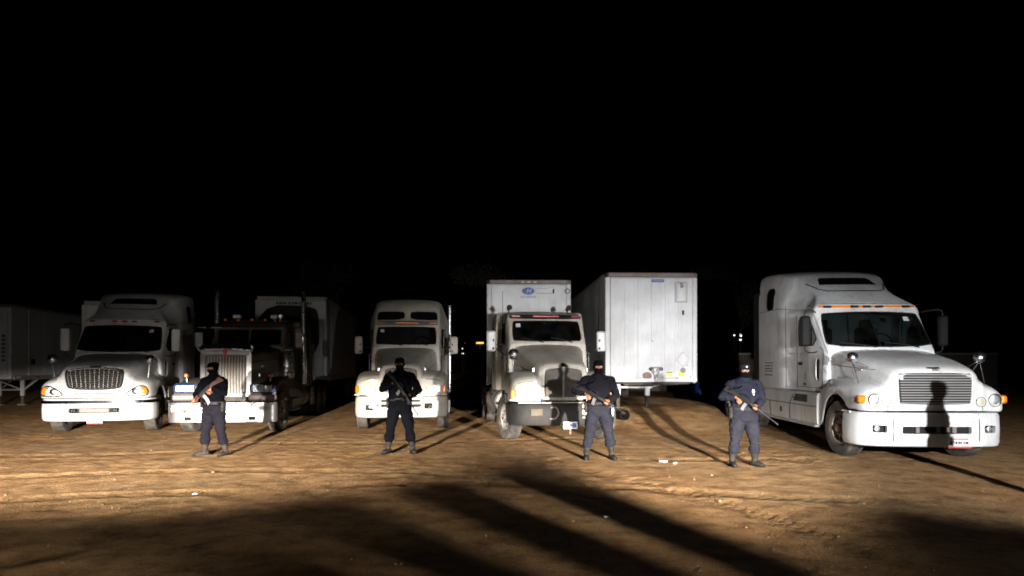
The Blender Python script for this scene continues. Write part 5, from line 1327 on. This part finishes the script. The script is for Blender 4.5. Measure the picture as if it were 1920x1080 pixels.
def lamp_post(x, y, z, m, label, r=.12, lamps=((0, 0),), group='distant lamp posts'):
    o = empty('lamp_post', label, 'street lamp', (x, y, 0), 0, group)
    MB().tube([(0, 0, 0), (0, 0, z)], .06, 8).build('post', 'under', o)
    for (dx, dz) in lamps:
        h = MB().box((dx, 0, z + dz + .14), (.4, .4, .1), .03).build('lamp_head', 'under', o)
        MB().ball((dx, -.05, z + dz), (r, r, r * .8), 10, 6).build('lamp_glass', m, h)
        if abs(dx) > .01 or abs(dz) > .01: MB().tube([(0, 0, z), (dx, 0, z + dz + .14)], .04, 6).build('bracket', 'under', o)
D = 90
def at(px, py, Y=D): return (px - 960) * Y / 1333, 1.7 + (685 - py) * Y / 1333
for px, py, rr_, lab in ((1381, 628, .13, 'leftmost white lamp of the far cluster beside the big white truck'), (1391, 629, .16, 'middle white lamp of the far cluster beside the big white truck'), (1397, 626, .13, 'rightmost white lamp of the far cluster beside the big white truck'), (1389, 637, .16, 'lowest white lamp of the far cluster beside the big white truck'),
                         (871, 642, .10, 'upper white lamp of the far cluster between the cream trucks'), (876, 638, .08, 'topmost white lamp of the far cluster between the cream trucks'), (867, 653.5, .08, 'dim small lamp in the far cluster between the cream trucks'), (866, 662.5, .14, 'lowest and brightest lamp between the cream trucks')):
    x, z = at(px, py); lamp_post(x, D + rnd.random() * 3, z, 'glow', lab, rr_)
x, z = at(900, 643, 38); o = empty('lit_sign', 'glowing yellow strip light beside the trailer coupled to the cream truck', 'strip light', (x, 38, 0)); MB().tube([(0, .1, 0), (0, .1, z)], .04, 8).build('post', 'under', o); MB().box((0, 0, z), (.40, .10, .09), .02).build('strip_lamp', 'glowy', o)
for px, py, lab in ((369, 622, 'upper amber lamp right of the leftmost cab'), (368, 633, 'lower amber lamp right of the leftmost cab')):
    x, z = at(px, py, 70); lamp_post(x, 70, z, 'glowy', lab, .16)

# ------------------------------------------------------------------ outside the frame: added tripod stand-ins for vehicle lamps, and the people whose shadows fall into the picture
def standin_lamp(loc, target, label):  # tripod and glowing glass added where the unseen vehicle lamps shine from
    o = empty('standin_tripod', label, 'floodlight', (loc[0], loc[1], 0), 0, 'added stand-ins for the unseen vehicle lamps')
    z = loc[2]
    MB().cyl((0, -.12, .5), (0, -.12, z - .1), .025).build('pole', 'steel', o)
    for a in (0, 120, 240): MB().tube([(0, -.12, .6), (.5 * math.cos(R(a + 30)), -.12 + .5 * math.sin(R(a + 30)), .0)], .018, 6).build('leg', 'steel', o)
    MB().box((0, -.14, z), (.42, .12, .30), .03).build('lamp_housing', 'black', o)
    MB().box((0, -.078, z), (.36, .006, .24)).build('lamp_glass', 'standin_lamp', o)
standin_lamp(LAMP_A, None, 'added tripod floodlight in place of a vehicle lamp, left of the photographer, out of the frame')
standin_lamp(LAMP_D, None, 'added low tripod floodlight in place of a vehicle lamp, farthest left of the photographer, out of the frame')
standin_lamp(LAMP_L, None, 'added low floodlight in place of a vehicle headlight, under the tall right-hand tripod lamp, out of the frame')
standin_lamp(LAMP_B, None, 'added tripod floodlight in place of a vehicle lamp, right of the photographer, out of the frame')
standin_lamp(LAMP_C, None, 'added tripod floodlight in place of a vehicle lamp, farthest right of the photographer, out of the frame')
def copy_tree(o, parent=None):
    c = o.copy(); COL.objects.link(c)
    if parent: c.parent = parent
    for ch in list(o.children): copy_tree(ch, c)
    return c
g5 = person('person out of frame standing in profile before the big white truck', 6.85, 8.9, 1.62, 90, (-.06, -.15, 1.0), (1, 0, 0), 'blackcloth', 'blackcloth', gun=False, Lg=.12, wide=.85, elbow=(.5, .3, -.8), toes=(0, 0), feet=((-.10, 0), (.10, 0)))
for (x, y, rz, lab) in ((3.14, 2.38, 24, 'person out of frame before the right-hand lamp, straight ahead of it'), (2.66, 2.1, 44, 'person out of frame before the right-hand lamp, to its left')):
    c = copy_tree(g4); c.location = (x, y, gz(x, y)); c.rotation_euler = (0, 0, R(rz)); c['label'] = lab
